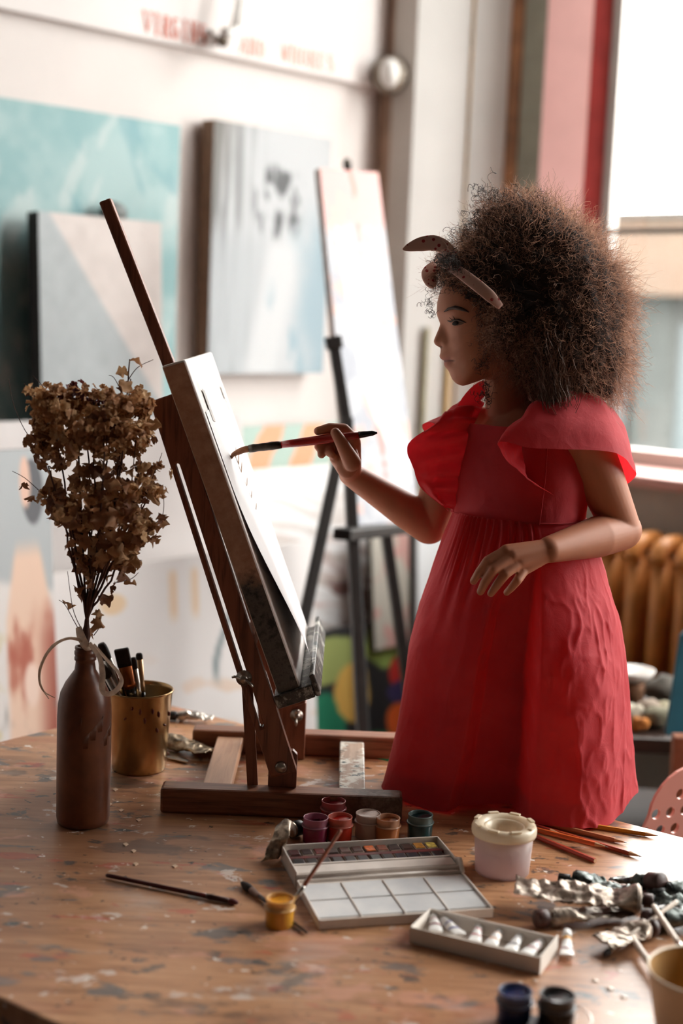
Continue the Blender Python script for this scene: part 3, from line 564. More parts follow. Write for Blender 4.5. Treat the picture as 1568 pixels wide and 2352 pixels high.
pv = YP(645, 1762, 1.904); part('pivot_bolt', MB().lathe([(.0085, 0), (.0085, .002), (.0065, .005), (.003, .0065), (.0004, .007)], 24, pv+[0, .0, 0], True, np.array([[1, 0, 0], [0, 0, -1], [0, 1, 0]], float)), steel, ez, True, True)
sb = YP(560, 1557, 1.904); wn = MB().lathe([(.011, 0), (.011, .0015), (.006, .002), (.006, .008), (.0035, .01), (.0004, .0105)], 20, sb, True, My)
wn.tube(smooth_curve([sb+[-.004, -.008, 0], sb+[-.011, -.011, .004], sb+[-.016, -.012, .003]], 6), [.003, .004, .0025], 8, True, .5); wn.tube(smooth_curve([sb+[.004, -.008, 0], sb+[.01, -.011, -.005], sb+[.014, -.012, -.009]], 6), [.003, .004, .0025], 8, True, .5)
part('wing_nut', wn, steel, ez, True, True)
s2 = YP(681, 1643, 2.159); wn = MB().lathe([(.010, 0), (.010, .0015), (.005, .002), (.005, .008), (.0004, .009)], 20, s2, True, My)
wn.tube([s2+[0, -.008, .003], s2+[.001, -.011, .009], s2+[.0015, -.012, .012]], [.003, .0045, .0025], 8, True, .5); wn.tube([s2+[0, -.008, -.003], s2+[.0, -.011, -.010], s2+[0, -.012, -.014]], [.003, .0045, .0025], 8, True, .5)
part('wing_nut', wn, steel, ez, True, True)
# thin tilt struts
a = YP(560, 1560, 1.926); b = YP(578, 1810, 1.926); part('tilt_strut', MB().bar([a[0]+.004, 1.928, a[2]], [b[0]+.001, 1.928, BH+.0008], .015, .006, (0, 1, 0)), w_red, ez, True)
part('tilt_strut', MB().bar([a[0]+.004, 2.188, a[2]], [b[0]+.001, 2.188, BH+.0008], .015, .006, (0, 1, 0)), w_red, ez, True)
# rear cross rails and centre mast
def railp(u, v, name, w=.03, mt=None):
    c = P2(u, v); part(name, MB().box([c[0], (1.9225+2.1955)/2, c[1]], (.012, 2.1955-1.9225, w)), mt or w_red, ez, True, bevel=.001)
railp(.7, .10, 'cross_rail'); railp(.72, .66, 'cross_rail')
mt0 = YP(242, 460, 2.06); mt1 = YP(384, 826, 2.06); dirm = unit(mt1-mt0); dirm[1] = 0; me_ = mt0+dirm*((.12-mt0[2])/dirm[2])
part('centre_mast', MB().bar([mt0[0], 2.06, mt0[2]], [me_[0], 2.06, me_[2]], .018, .016, (0, 1, 0)), w_red, ez, True, bevel=.0025)
# ledge that carries the canvas
cT = YP(425, 825, 1.90); cB = YP(690, 1578, 1.90); up = unit(np.array([cT[0]-cB[0], 0, cT[2]-cB[2]])); nrm = np.array([up[2], 0, -up[0]])   # nrm: out of the painted face (towards the girl)
pb = YP(637, 1593, 1.90); pb = np.array([pb[0], 0, pb[2]]); pf = np.array([cB[0], 0, cB[2]]); thk = (pf-pb)@nrm
LY0, LY1 = 1.893, 2.27
stain = wood('ledge_stained', (88, 84, 80), (44, 48, 48), (40, 3, 40), .35, (170, 168, 160))
def ledge(o, s0, s1, h0, h1, name):
    q = [o+nrm*s0+up*h0, o+nrm*s1+up*h0, o+nrm*s1+up*h1, o+nrm*s0+up*h1]; mb = MB(); mb.hexa([[a[0], LY0, a[2]] for a in q], [[a[0], LY1, a[2]] for a in q]); part(name, mb, stain, ez, True, bevel=.002)
ledge(pb, -.006, thk+.016, -.020, -.0012, 'ledge'); ledge(pb, thk+.0165, thk+.024, -.020, .012, 'ledge_lip')
# canvas held by the easel
cv = thing('stretched_canvas', 'white stretched canvas with a taped sheet of paper resting on the table easel', 'canvas', [pf[0], 2.08, pf[2]])
CY0, CY1 = 1.90, 2.262; Lc = np.linalg.norm([cT[0]-cB[0], cT[2]-cB[2]])
q = [pb, pf, pf+up*Lc, pb+up*Lc]
t = NT('canvas_cloth'); v = t.tex(); f = t.noise(v, 900, 2); t.set('Base Color', t.ramp(t.noise(v, 30, 4), [(.3, tuple(lin((226, 214, 206)))), (.7, tuple(lin((240, 234, 230))))])); t.set('Roughness', .55); t.bump(f, .2, .0003)
part('stretched_cloth', MB().hexa([[a[0], CY0, a[2]] for a in q], [[a[0], CY1, a[2]] for a in q]), t.m, cv, True, bevel=.003)
# edge tape along the near side: tan upper, paint smeared lower
t = NT('edge_tape'); v = t.tex(); f = t.noise(v, 60, 6, .7); sep = t.add('ShaderNodeSeparateXYZ'); t.l.new(v, sep.inputs[0])
low = t.ramp(t.math('ADD', sep.outputs[2], t.math('MULTIPLY', f, .06)), [(.165, (1, 1, 1)), (.19, (0, 0, 0))]); dark = t.ramp(f, [(.35, tuple(lin((38, 40, 42)))), (.5, tuple(lin((96, 92, 88)))), (.66, tuple(lin((58, 56, 54))))])
t.set('Base Color', t.mix(low, t.ramp(f, [(.3, tuple(lin((176, 134, 112)))), (.7, tuple(lin((206, 168, 146))))]), dark)); t.set('Roughness', .4); t.bump(f, .3, .0005)
et = MB(); q2 = [pb+nrm*.0015, pf-nrm*.0025, pf-nrm*.0025+up*(Lc-.003), pb+nrm*.0015+up*(Lc-.003)]; et.hexa([[a[0], CY0-.0008, a[2]] for a in q2], [[a[0], CY0-.0001, a[2]] for a in q2]); part('edge_tape', et, t.m, cv, True)
# taped paper curling at its near lower edge
papm = pm('paper_white', (244, 243, 243), .6, var=.01, bump=.02)
nu, nv = 14, 40; G = np.zeros((nv, nu, 3)); y0, y1 = 1.915, 2.245; h0, h1 = .02, Lc-.075
for i in range(nv):
    v_ = i/(nv-1)
    for j in range(nu):
        u_ = j/(nu-1); y = y0+(y1-y0)*u_; h = h1+(h0-h1)*v_; lift = .0012+.024*(ss(.25, 1.0, v_)**1.2)*(1-u_)**1.6
        p = pf+up*h+nrm*lift; G[i, j] = (p[0], y+.004*ss(.3, 1, v_)*(1-u_), p[2])
part('paper_sheet', MB().grid(G), papm, cv, True, True)
tape = pm('clear_tape', (232, 230, 226), .15, var=.02, bump=.05)
def onface(h, y, l=.0016): p = pf+up*h+nrm*l; return [p[0], y, p[2]]
for (y, h, w, l) in ((1.955, Lc-.07, .02, .05), (2.20, Lc-.075, .02, .045)):
    part('tape_strip', MB().prism([onface(h+l/2, y), onface(h+l/2-.004, y+w), onface(h-l/2, y+w+.004), onface(h-l/2+.003, y+.002)], nrm*.0004), tape, cv, True)
# the ochre stroke being painted
st = MB()
for k, (h, y, r) in enumerate([(.322, 2.075, .006), (.311, 2.083, .008), (.298, 2.082, .006), (.275, 2.088, .005), (.255, 2.092, .0045), (.235, 2.096, .004)]):
    c = np.array(onface(h, y, .0040)); st.ell(c, (.0007, r*.7, r*1.5))
part('paint_stroke', st, pm('ochre_stroke', (176, 128, 78), .4, var=.2), cv, True, True)
# =================================================================== BOTTLE, BOUQUET, BUCKET
bc = np.array([-.334, 1.853, 0.])
bt_ = thing('clay_bottle', 'tall reddish brown clay bottle holding the dried bouquet', 'bottle', bc)
clay = pm('brown_clay', (116, 64, 38), .36, var=.14, scale=30, bump=.25, c2=(84, 44, 26))
prof = [(.0005, .0), (.030, .0), (.0345, .003), (.0358, .010), (.0362, .06), (.0362, .150), (.0355, .166), (.0325, .182), (.026, .196), (.019, .206), (.0142, .213), (.013, .222), (.0128, .2255), (.0145, .227), (.0145, .2305), (.0134, .232), (.0146, .2345), (.0146, .2385), (.0134, .240), (.0142, .2425), (.0138, .245), (.0105, .245), (.0105, .215), (.0005, .215)]
part('bottle_body', MB().lathe(prof, 56, (0, 0, 0)), clay, bt_, False, True)
rel = MB()
for k in range(7):
    for r_ in range(9):
        an = -1.9+k*.28; z0 = .125+.012*math.sin(k*2.1); dz = .012+.004*r_*.3
        a = an+(r_-4)*.02; rel.tube([(.03605*math.cos(a), .03605*math.sin(a), z0), (.03605*math.cos(a+(r_-4)*.012), .03605*math.sin(a+(r_-4)*.012), z0+dz)], .00035, 5)
part('relief_pattern', rel, clay, bt_, False, True)
raf = pm('raffia', (230, 210, 190), .6, var=.15, scale=120, transl=.3)
def ribbon(pts, w, root, name, wv=(0, 1, .2), n=40):
    p = smooth_curve(pts, n); T = np.gradient(p, axis=0); T /= np.linalg.norm(T, axis=1)[:, None]; sd = np.cross(T, wv); sd /= np.linalg.norm(sd, axis=1)[:, None]+1e-9
    w = np.full(n, w) if np.isscalar(w) else np.interp(np.linspace(0, 1, n), np.linspace(0, 1, len(w)), w)
    nn = np.cross(T, sd); G = np.stack([p-sd*w[:, None], p+nn*(w[:, None]*.25), p+sd*w[:, None]], 1); return part(name, MB().grid(G), raf, root, True, True)
# bouquet
bq = thing('dried_bouquet', 'bouquet of dried tan leaves and blossoms standing in the clay bottle', 'bouquet', bc+[0, 0, .246])
stemm = pm('dry_stem', (88, 52, 38), .7, var=.2, scale=60)
def b_env(py): return np.interp(py, [860, 900, 960, 1040, 1120, 1200, 1260, 1320, 1380, 1440, 1480], [150, 85, 72, 70, 88, 120, 160, 200, 190, 185, 190]), np.interp(py, [860, 900, 960, 1040, 1120, 1200, 1260, 1320, 1380, 1440, 1480], [300, 325, 345, 350, 345, 352, 325, 300, 240, 220, 212])
mouth = bc+[0, 0, .235]
def stem(pxs, r0, r1, name='stem', jit=.004):
    pts = [mouth+[random.uniform(-.005, .005), random.uniform(-.005, .005), 0]]+[YP(x, y, Y) for x, y, Y in pxs]; p = smooth_curve(pts, 22)
    p[1:-1] += rng.normal(0, .0008, (20, 3)); part(name, MB().tube(p, np.linspace(r0, r1, 22), 6), stemm, bq, True, True)
for x1, y1, dY in [(120, 950, 0), (170, 920, .03), (215, 900, -.02), (250, 930, .04), (300, 870, 0), (298, 825, .01), (325, 1060, -.02), (345, 1130, .02), (110, 1070, -.02), (140, 1140, .02), (240, 1000, -.04), (200, 980, .05), (280, 1000, .03), (310, 1240, .01)]:
    xm = 205+(x1-205)*.42; stem([(200, 1420, 1.855), (xm, 1280 if y1 < 1150 else 1340, 1.855+dY*.4), ((xm+x1)/2+4, (1280+y1)/2, 1.855+dY*.8), (x1, y1, 1.855+dY)], .0022, .0009)
def twig(pxs, Y, r=.0007): part('twig', MB().tube(smooth_curve([YP(x, y, Y+.002*i) for i, (x, y) in enumerate(pxs)], 14), np.linspace(r, r*.55, 14), 5), stemm, bq, True, True)
for k, (pts, Y) in enumerate([([(125, 1000), (75, 1010), (35, 940), (20, 870)], 1.87), ([(130, 960), (90, 925), (55, 880), (28, 880)][:3], 1.86), ([(160, 1180), (105, 1140), (60, 1100), (28, 1082)], 1.85), ([(310, 1200), (345, 1110), (365, 1060), (372, 1040)], 1.86), ([(320, 1220), (370, 1190), (376, 1140)], 1.85), ([(260, 1340), (300, 1330), (318, 1315)], 1.85), ([(190, 1450), (168, 1400), (155, 1312)], 1.85), ([(195, 1470), (172, 1430), (150, 1390), (135, 1378)], 1.86), ([(300, 1130), (318, 960), (326, 935)], 1.86), ([(290, 880), (315, 845), (352, 826)], 1.855), ([(120, 920), (100, 890), (75, 862)], 1.86), ([(215, 1460), (228, 1440), (224, 1420), (216, 1425)], 1.85), ([(280, 900), (262, 868), (250, 862)], 1.855)]): twig(pts, Y)
leafm = []
for k, (ca, cb) in enumerate([((196, 146, 104), (134, 88, 60)), ((176, 126, 88), (112, 72, 48)), ((212, 168, 122), (150, 104, 72)), ((146, 96, 66), (92, 56, 40))]):
    leafm.append(pm('dry_leaf_%d' % k, ca, .65, var=.2, scale=90, bump=.4, c2=cb, transl=.25, tcol=ca))
def leafmesh(seed, mt):
    r = np.random.default_rng(seed); nu, nv = 7, 9; G = np.zeros((nv, nu, 3)); c1, c2, tw = r.uniform(.6, 2.2), r.uniform(-.8, 1.6), r.uniform(-1.2, 1.2)
    for i in range(nv):
        v_ = i/(nv-1); w = .5*math.sin(math.pi*min(1, v_*.93+.05))**.7*(1+.38*math.sin(v_*13+seed))*(1-.25*v_)
        for j in range(nu):
            u_ = (j/(nu-1)-.5)*2; x = u_*w; a = c1*u_*w*1.6; y = v_-.12*abs(u_)*w; z = .35*abs(x)*c1+.30*math.sin(v_*3.0)*c2*.4+.10*math.sin(u_*4+v_*7+seed)
            an = tw*v_; G[i, j] = (x*math.cos(an)-z*math.sin(an), y, x*math.sin(an)+z*math.cos(an))
    G += .07*np.stack([fbm(G.reshape(-1, 3)*3+seed+k*9, 2).reshape(nv, nu) for k in range(3)], -1)
    me = MB().grid(G).mesh('leaf', True); me.materials.append(mt); return me
leaves = [leafmesh(s, leafm[s % 4]) for s in range(12)]
def blossom(seed, mt, n=9):
    r = np.random.default_rng(seed); mb = MB()
    for k in range(n):
        c = r.normal(0, .3, 3); d = unit(c+r.normal(0, .25, 3)); a = unit(np.cross(d, r.normal(0, 1, 3))); b = np.cross(d, a)
        for q in range(4):
            an = q*math.pi/2+r.uniform(-.3, .3); u_ = a*math.cos(an)+b*math.sin(an); w = np.cross(d, u_)*.16; s_ = r.uniform(.22, .36); z1, z2 = r.uniform(-.02, .14), r.uniform(-.1, .12)
            mb.grid([[c-w*.3, c+w*.3], [c+u_*s_*.5-w+d*z1, c+u_*s_*.5+w+d*z1*.3], [c+u_*s_-w*.7+d*z2, c+u_*s_+w*.6+d*(z2+.05)]])
    me = mb.mesh('blossom', False); me.materials.append(mt); return me
blm = [pm('tan_blossom_%d' % k, c, .75, var=.15, scale=70, transl=.25, tcol=c) for k, c in enumerate([(220, 178, 132), (200, 154, 110), (176, 128, 90)])]
rdm = pm('dark_red_blossom', (92, 38, 38), .7, var=.2, scale=70, transl=.2, tcol=(120, 50, 46))
blos = [blossom(40+k, blm[k % 3], 10) for k in range(6)]; redb = [blossom(70+k, rdm, 11) for k in range(3)]
lb0 = rootloc(bq)
def scatter(name, mes, px, py, Y, s, i):
    p = YP(px, py, Y)-lb0; o = bpy.data.objects.new(name, mes[i % len(mes)]); COL.objects.link(o); o.parent = bq; o.location = p; o.rotation_euler = (random.uniform(0, 6.3), random.uniform(0, 6.3), random.uniform(0, 6.3)); o.scale = (s, s, s*random.uniform(.8, 1.1))
n = 0
while n < 250:
    py = random.choice([random.uniform(940, 1330), random.uniform(1040, 1320), random.uniform(1120, 1320)]); a, b = b_env(py); px = random.uniform(a, b)
    k_ = (px-(a+b)/2)/((b-a)/2); dep = .075*math.sqrt(max(0, 1-k_*k_))*min(1, (b-a)/220); Y = 1.855+random.uniform(-dep, dep)
    scatter('leaf', leaves, px, py, Y, random.choice([random.uniform(.013, .02), random.uniform(.018, .031)]), n*7+3); n += 1
for k, (px, py) in enumerate([(298, 828), (292, 850), (286, 880), (275, 905), (290, 920), (300, 900), (262, 930), (310, 960), (270, 950), (335, 985), (345, 1005), (325, 1020), (360, 1140), (365, 1205), (375, 1195), (350, 1180), (345, 1240), (318, 1265), (60, 1108), (75, 1150), (85, 1075), (95, 1020), (75, 905), (85, 925), (170, 1350), (150, 1385), (185, 1370), (195, 1340), (210, 1330), (225, 1400), (228, 1380), (218, 1420), (205, 1445), (285, 1340), (255, 1350)]):
    scatter('leaf', leaves, px, py, 1.855+random.uniform(-.015, .015), random.uniform(.014, .022), k*5+1)
n = 0
while n < 120:
    py = random.choice([random.uniform(890, 1240), random.uniform(900, 1020)]); a, b = b_env(py); px = random.uniform(a, b); k_ = (px-(a+b)/2)/((b-a)/2); dep = .07*math.sqrt(max(0, 1-k_*k_)); Y = 1.855+random.uniform(-dep, dep*.6)
    scatter('blossom', blos, px, py, Y, random.uniform(.017, .027), n); n += 1
for k, (px, py) in enumerate([(72, 910), (90, 930), (110, 945), (120, 925), (100, 960), (130, 980), (150, 960), (115, 1000), (140, 1010), (180, 940), (215, 950), (205, 900), (230, 980), (190, 985), (365, 1070), (360, 1130), (368, 1125), (130, 1030), (160, 1030)]): scatter('blossom', blos, px, py, 1.85+random.uniform(-.04, .02), random.uniform(.015, .022), k)
for k, (px, py) in enumerate([(145, 905), (160, 915), (175, 900), (170, 890), (215, 915), (230, 920), (240, 935), (245, 950), (250, 970), (235, 960), (220, 935), (150, 930), (255, 985), (140, 920), (90, 985), (85, 975)]): scatter('red_blossom', redb, px, py, 1.86+random.uniform(-.03, .03), random.uniform(.012, .018), k)
# raffia tied round the neck of the bottle
rf = thing('raffia_tie', 'pale raffia ribbon tied in a loop around the bottle neck', 'ribbon', bc+[0, 0, .246])
Yr = 1.842
ribbon([YP(200, 1475, Yr), YP(160, 1466, Yr-.004), YP(120, 1485, Yr-.01), YP(94, 1530, Yr-.012), YP(92, 1570, Yr-.012), YP(112, 1605, Yr-.01)], [.0022, .002, .002, .002, .0016, .0006], rf, 'ribbon_tail')
ribbon([YP(192, 1474, Yr-.003), YP(150, 1468, Yr-.006), YP(110, 1500, Yr-.011), YP(90, 1550, Yr-.013), (YP(98, 1585, Yr-.012)), YP(126, 1603, Yr-.01)], [.0016, .0012, .0012, .0012, .0012, .0005], rf, 'ribbon_tail')
ribbon([YP(205, 1478, 1.838), YP(228, 1510, 1.826), YP(235, 1545, 1.816), YP(236, 1588, 1.81), YP(258, 1592, 1.81), YP(278, 1570, 1.812), YP(272, 1545, 1.818), YP(245, 1515, 1.826), YP(215, 1480, 1.838)], [.0028, .0034, .004, .004, .0035, .003, .0024, .0024, .002], rf, 'ribbon_loop', n=70)
ribbon([YP(180, 1440, 1.848), YP(186, 1462, 1.842), YP(200, 1486, 1.838), YP(212, 1478, 1.842)], [.004, .006, .006, .003], rf, 'ribbon_knot')
# bucket and brushes
kc = np.array([-.293, 2.09, 0.]); br = pm('brass', (190, 158, 112), .27, .92, var=.12, scale=18, bump=.1, c2=(160, 124, 80))
bk_ = thing('brass_bucket', 'brass bucket of paintbrushes behind the clay bottle', 'bucket', kc)
part('pail', MB().lathe([(.0005, .0), (.0395, .0), (.0405, .003), (.0485, .118), (.0500, .1215), (.0505, .1235), (.0495, .125), (.0478, .1235), (.0470, .118), (.039, .006), (.0005, .006)], 56), br, bk_, False, True)
dr = MB()
for k in range(9): 
    an = -1.9+k*.2+random.uniform(-.1, .1); z = random.uniform(.07, .11); r_ = .0405+.008*z/.118+.0008; dr.ell((r_*math.cos(an), r_*math.sin(an), z), (.0018, .0018, random.uniform(.0015, .006)), None, 8, 6)
part('paint_drip', dr, pm('dark_red_drip', (110, 30, 22), .3), bk_, False, True)
black = pm('black_lacquer', (26, 22, 20), .25, var=.1); silver = pm('ferrule_silver', (196, 190, 182), .25, 1., var=.08); dkb = pm('dark_bristle', (44, 32, 28), .8, var=.25, scale=200)
def brush_thing(label, tail, tip, r_h, ferr=.04, bl=.03, hm=None, fm=None, bm=None, flat=1., rb=None, group=None, taper=.5, bend=None, fr=None, boxy=False):
    """tail -> tip in world space"""
    tail = np.asarray(tail, float); tip = np.asarray(tip, float); d = unit(tip-tail); L = np.linalg.norm(tip-tail); rb = rb or r_h*1.2; fr = fr or r_h*1.15
    root = thing('paintbrush', label, 'paintbrush', tail if tail[2] < tip[2] else tip, 0, group)
    p1 = tip-d*bl; p0 = p1-d*ferr; hp = [tail+(p0-tail)*k for k in (0, .012, .05, .3, .6, .9, 1)]
    part('handle', MB().tube(hp, [r_h*taper*.55, r_h*taper, r_h*(taper+.1), r_h*(taper*.4+.6), r_h, r_h, fr*.96], 12), hm or black, root, True, True)
    part('ferrule', MB().tube([p0, p0+d*ferr*.08, p0+d*ferr*.12, p0+d*ferr*.2, p0+d*ferr*.24, p1], [fr, fr, fr*1.08, fr*1.08, fr, rb], 14, True, flat), fm or silver, root, True, True)
    if boxy:
        part('bristles', MB().bar(p1-d*.001, tip, 2.1*rb, .008, CF), bm or dkb, root, True, bevel=.002); return root
    ks = np.linspace(0, 1, 9); pts = [p1+d*bl*k+(np.asarray(bend)*k*k if bend is not None else 0) for k in ks]
    part('bristles', MB().tube(pts, rb*np.array([.97, 1.03, 1.06, 1.07, 1.06, 1.04, 1.0, .92, .7] if group else [.97, 1.05, 1.08, 1.06, 1, .9, .75, .5, .12]), 14, True, flat), bm or dkb, root, True, True)
    return root
def bk_brush(label, px, py, Y, dx, **kw):
    tip = YP(px, py, Y); bot = kc+np.array([dx, (Y-2.09)*-.3, .009]); return brush_thing(label, bot, tip, group='brushes standing in the brass bucket', **kw)
orange = pm('orange_brush_handle', (190, 96, 44), .35, var=.1)
bk_brush('broad flat dark bristled brush with copper ferrule in the brass bucket', 278, 1490, 2.075, .012, r_h=.0075, ferr=.034, bl=.028, fm=pm('copper_ferrule', (170, 96, 52), .3, .9), rb=.0105, fr=.0095, boxy=True)
bk_brush('slim brush with silver ferrule and black tip in the brass bucket', 306, 1510, 2.085, .014, r_h=.0038, ferr=.045, bl=.018, rb=.0045)
bk_brush('slim brush with small round dark tip and tan ferrule in the brass bucket', 319, 1500, 2.10, .016, r_h=.0036, ferr=.05, bl=.010, fm=pm('tan_ferrule', (190, 150, 110), .3, .8), rb=.005)
bk_brush('large silver ferruled brush leaning behind the raffia loop in the bucket', 232, 1478, 2.07, .012, r_h=.006, ferr=.06, bl=.026, rb=.007)
bk_brush('second silver brush leaning left in the brass bucket', 233, 1528, 2.055, .022, r_h=.005, ferr=.06, bl=.022, rb=.006)
bk_brush('stubby dark round brush leaning left over the bucket rim', 242, 1542, 2.10, .008, r_h=.0055, ferr=.04, bl=.03, rb=.009)
# =================================================================== TUBES
def tubemesh(L, w, seed, crump=.004, flatten=1., nu=40, nv=60, roll=0., hollow=.5):
    G = np.zeros((nv, nu, 3)); r0 = w*.55
    for i in range(nv):
        v_ = i/(nv-1); k = ss(0., .9*flatten, v_); hw = r0*(1-k)+w*.82*k; hh = r0*(1-k)+.0016*k
        for j in range(nu):
            an = 2*math.pi*j/nu; G[i, j] = (v_*L, hw*math.cos(an), hh*math.sin(an))
    q = G.reshape(-1, 3); n_ = fbm(q*np.array([120, 130, 60])+seed*5.3, 3).reshape(nv, nu); n2 = fbm(q*np.array([35, 45, 20])+seed*2.1+9, 2).reshape(nv, nu); v_ = np.linspace(0, 1, nv)[:, None]
    rid = (1-np.abs(fbm(q*np.array([60, 60, 10])+seed, 2)).reshape(nv, nu)*3)
    G[..., 2] += crump*(.75*n_+1.5*n2+.55*rid)*ss(0, .25, v_); G[..., 1] += crump*.7*n2*ss(0, .3, v_); G[..., 0] += crump*.6*n_*ss(0.1, .4, v_)
    return G
def paint_tube(label, loc, rz, L, w, seed, bodym, capm, crump=.004, bend=0., lift=0., capr=None, group=None, stripe=None, roll=0., caplen=.013, flatten=1., tilt=0.):
    root = thing('paint_tube', label, 'paint tube', loc, rz, group); G = tubemesh(L, w, seed, crump, flatten); r0 = w*.55
    if bend:
        v_ = G[..., 0]/L; an = bend*np.clip(v_-.25, 0, 1)**1.5; G[..., 2] += np.sin(an)*np.clip(G[..., 0]-.25*L, 0, 1)
        G[..., 0] -= (1-np.cos(an))*np.clip(G[..., 0]-.25*L, 0, 1)
    if roll: c, s_ = math.cos(roll), math.sin(roll); y, z = G[..., 1].copy(), G[..., 2].copy(); G[..., 1] = y*c-z*s_; G[..., 2] = y*s_+z*c
    if tilt: c, s_ = math.cos(tilt), math.sin(tilt); x, z = G[..., 0].copy(), G[..., 2].copy(); G[..., 0] = x*c-z*s_; G[..., 2] = x*s_+z*c
    zc = max(r0, capr or r0*.62)+lift; zs = max(-G[..., 2].min(), (capr or r0*.62)+.0005); G[..., 2] += zs+lift
    mb = MB().grid(G, True); n_ = G.shape[1]; mb.f += [tuple(range(n_))[::-1]]; k = (G.shape[0]-1)*n_; mb.f += [tuple(range(k, k+n_))]
    b = part('tube_body', mb, bodym, root, False, True); cr = capr or r0*.62; Mx = np.array([[0, 0, -1], [0, 1, 0], [1, 0, 0]], float); ct, st_ = math.cos(tilt), math.sin(tilt); Mx = np.array([[ct, 0, -st_], [0, 1, 0], [st_, 0, ct]])@Mx
    part('shoulder', MB().lathe([(r0*.99, -.0005), (r0*.8, .003), (cr*.6, .0045), (cr*.6, .007)], 20, (0, 0, zs+lift), True, Mx), bodym, root, False, True)
    part('cap', MB().lathe([(cr*.9, .006), (cr, .007), (cr, .006+caplen), (cr*.85, .0075+caplen)], 20, (0, 0, zs+lift), True, Mx), capm, root, False, True)
    if stripe:
        for (v0, v1, cm_) in stripe:
            i0, i1 = int(v0*(G.shape[0]-1)), max(int(v0*(G.shape[0]-1))+1, int(v1*(G.shape[0]-1))); Q = G[i0:i1+1].copy(); cen = Q.mean(1, keepdims=True); Q = cen+(Q-cen)*1.03; Q[..., 2] += .0002; part('label_band', MB().grid(Q, True), cm_, root, False, True)
    return root
def foil(name, c, c2, rough=.35):
    if name in MATS: return MATS[name]
    t = NT(name); v = t.tex(); f = t.noise(v, 55, 6, .7); t.set('Base Color', t.ramp(f, [(.36, tuple(lin(c2))), (.55, tuple(lin(c))), (.7, tuple(np.clip(lin(c)*1.25, 0, 1)))])); t.set('Metallic', .75); t.set('Roughness', rough); t.bump(t.noise(v, 140, 5, .6), .5, .001); MATS[name] = t.m; return t.m
f1 = foil('silver_foil', (178, 164, 150), (84, 66, 54), .42); f2 = foil('dark_foil', (110, 116, 112), (22, 24, 24), .4); f3 = foil('bronze_foil', (176, 158, 138), (70, 56, 44)); brcap = pm('brown_cap', (72, 40, 32), .5, var=.2, scale=60); blcap = pm('black_cap', (30, 28, 28), .45, var=.2)
def zr(px, py, z=0): return ZP(px, py, z)
def folded_tube():
    root = thing('paint_tube', 'crumpled silver tube folded upright beside the watercolour box', 'paint tube', ZP(655, 1925))
    sh = ZP(668, 1906, .012); l1 = (ZP(634, 1912, .034), ZP(655, 1920, .034)); l2 = (ZP(600, 1984, .001), ZP(646, 1962, .008)); ax = unit(ZP(690, 1900, .012)-sh); r = .011; n = 24; rows = []
    x = unit(np.cross(ax, [0, 0, 1.])); y = np.cross(x, ax)
    for k in range(26):
        v_ = k/25
        if v_ < .4: w = v_/.4; c = sh*(1-w)+(l1[0]+l1[1])/2*w; hx = (x*r)*(1-w)+((l1[1]-l1[0])*.75)*w; hy = y*r*(1-w)+np.array([.003, -.002, .002])*w; c = c+np.array([0, 0, .010*math.sin(w*3.1)])
        else: w = (v_-.4)/.6; c = (l1[0]+l1[1])/2*(1-w)+(l2[0]+l2[1])/2*w; hx = ((l1[1]-l1[0])*.75)*(1-w)+((l2[1]-l2[0])*.5)*w; hy = np.array([.003, -.002, .002])*(1-w*.6)
        rows.append([c+hx*math.cos(a)+hy*math.sin(a) for a in np.linspace(0, 2*math.pi, n, endpoint=False)])
    G = np.array(rows); nz = fbm(G.reshape(-1, 3)*75, 3).reshape(G.shape[:2]); n2 = fbm(G.reshape(-1, 3)*140+5, 2).reshape(G.shape[:2]); G = G+np.stack([nz, -nz, n2*1.2], -1)*.006*np.linspace(0, 1, 26)[:, None, None]**.5; G[..., 2] = np.maximum(G[..., 2], .0006)
    part('tube_body', MB().grid(G, True), f3, root, True, True); M = np.stack([x, y, ax], 1)
    part('shoulder', MB().lathe([(r, -.001), (r*.9, .004), (r*.6, .007)], 20, sh, True, M), f3, root, True, True); part('cap', MB().lathe([(.0095, .005), (.0105, .006), (.0105, .016), (.009, .018)], 20, sh, True, M), blcap, root, True, True)
folded_tube()
_a = ZP(1462, 2112); _b = ZP(1180, 2082); paint_tube('flattened silver foil sheet of a tube lying across its neighbours', _a, math.atan2(*(_b-_a)[[1, 0]]), np.linalg.norm(_b-_a), .034, 11, f1, brcap, .0058, capr=.0085, caplen=.010, flatten=.25, lift=.006)
paint_tube('silver tube with a dark cap under the flattened foil sheet', ZP(1266, 2128), .30, .10, .02, 15, f1, brcap, .004, capr=.0105, caplen=.014, flatten=.6)
paint_tube('dark crumpled foil tube lying towards the pencils', ZP(1318, 2050), -.30, .14, .026, 21, f2, blcap, .0085, capr=.0075, flatten=.4)
paint_tube('crushed tube with a big brown cap behind the dark foil tube', ZP(1480, 2058), 2.2, .05, .016, 31, f2, brcap, .004, capr=.012, caplen=.02, tilt=-.3, lift=.004)
paint_tube('dark tube running out past the ochre bowl', ZP(1535, 2078), .15, .12, .026, 37, f2, blcap, .007, capr=.008, flatten=.4)
paint_tube('grey crushed tube lying under the pale brush handles', ZP(1516, 2138), .35, .12, .024, 41, f2, brcap, .006, capr=.013, caplen=.014, flatten=.4)
paint_tube('flat crumpled foil tube pointing at the ochre bowl', ZP(1478, 2158), 3.75, .068, .022, 47, f1, brcap, .0042, capr=.011, caplen=.008, flatten=.35)
paint_tube('white tube with an orange neck lying outside the tube box', ZP(1301, 2170), -1.72, .042, .0095, 5, pm('tube_white', (236, 232, 228), .4, var=.03), pm('tube_white', (236, 232, 228)), .0008, capr=.0055, stripe=[(.02, .16, pm('label_orange', (226, 160, 60), .5)), (.62, .67, pm('label_plum', (150, 70, 90), .5))])
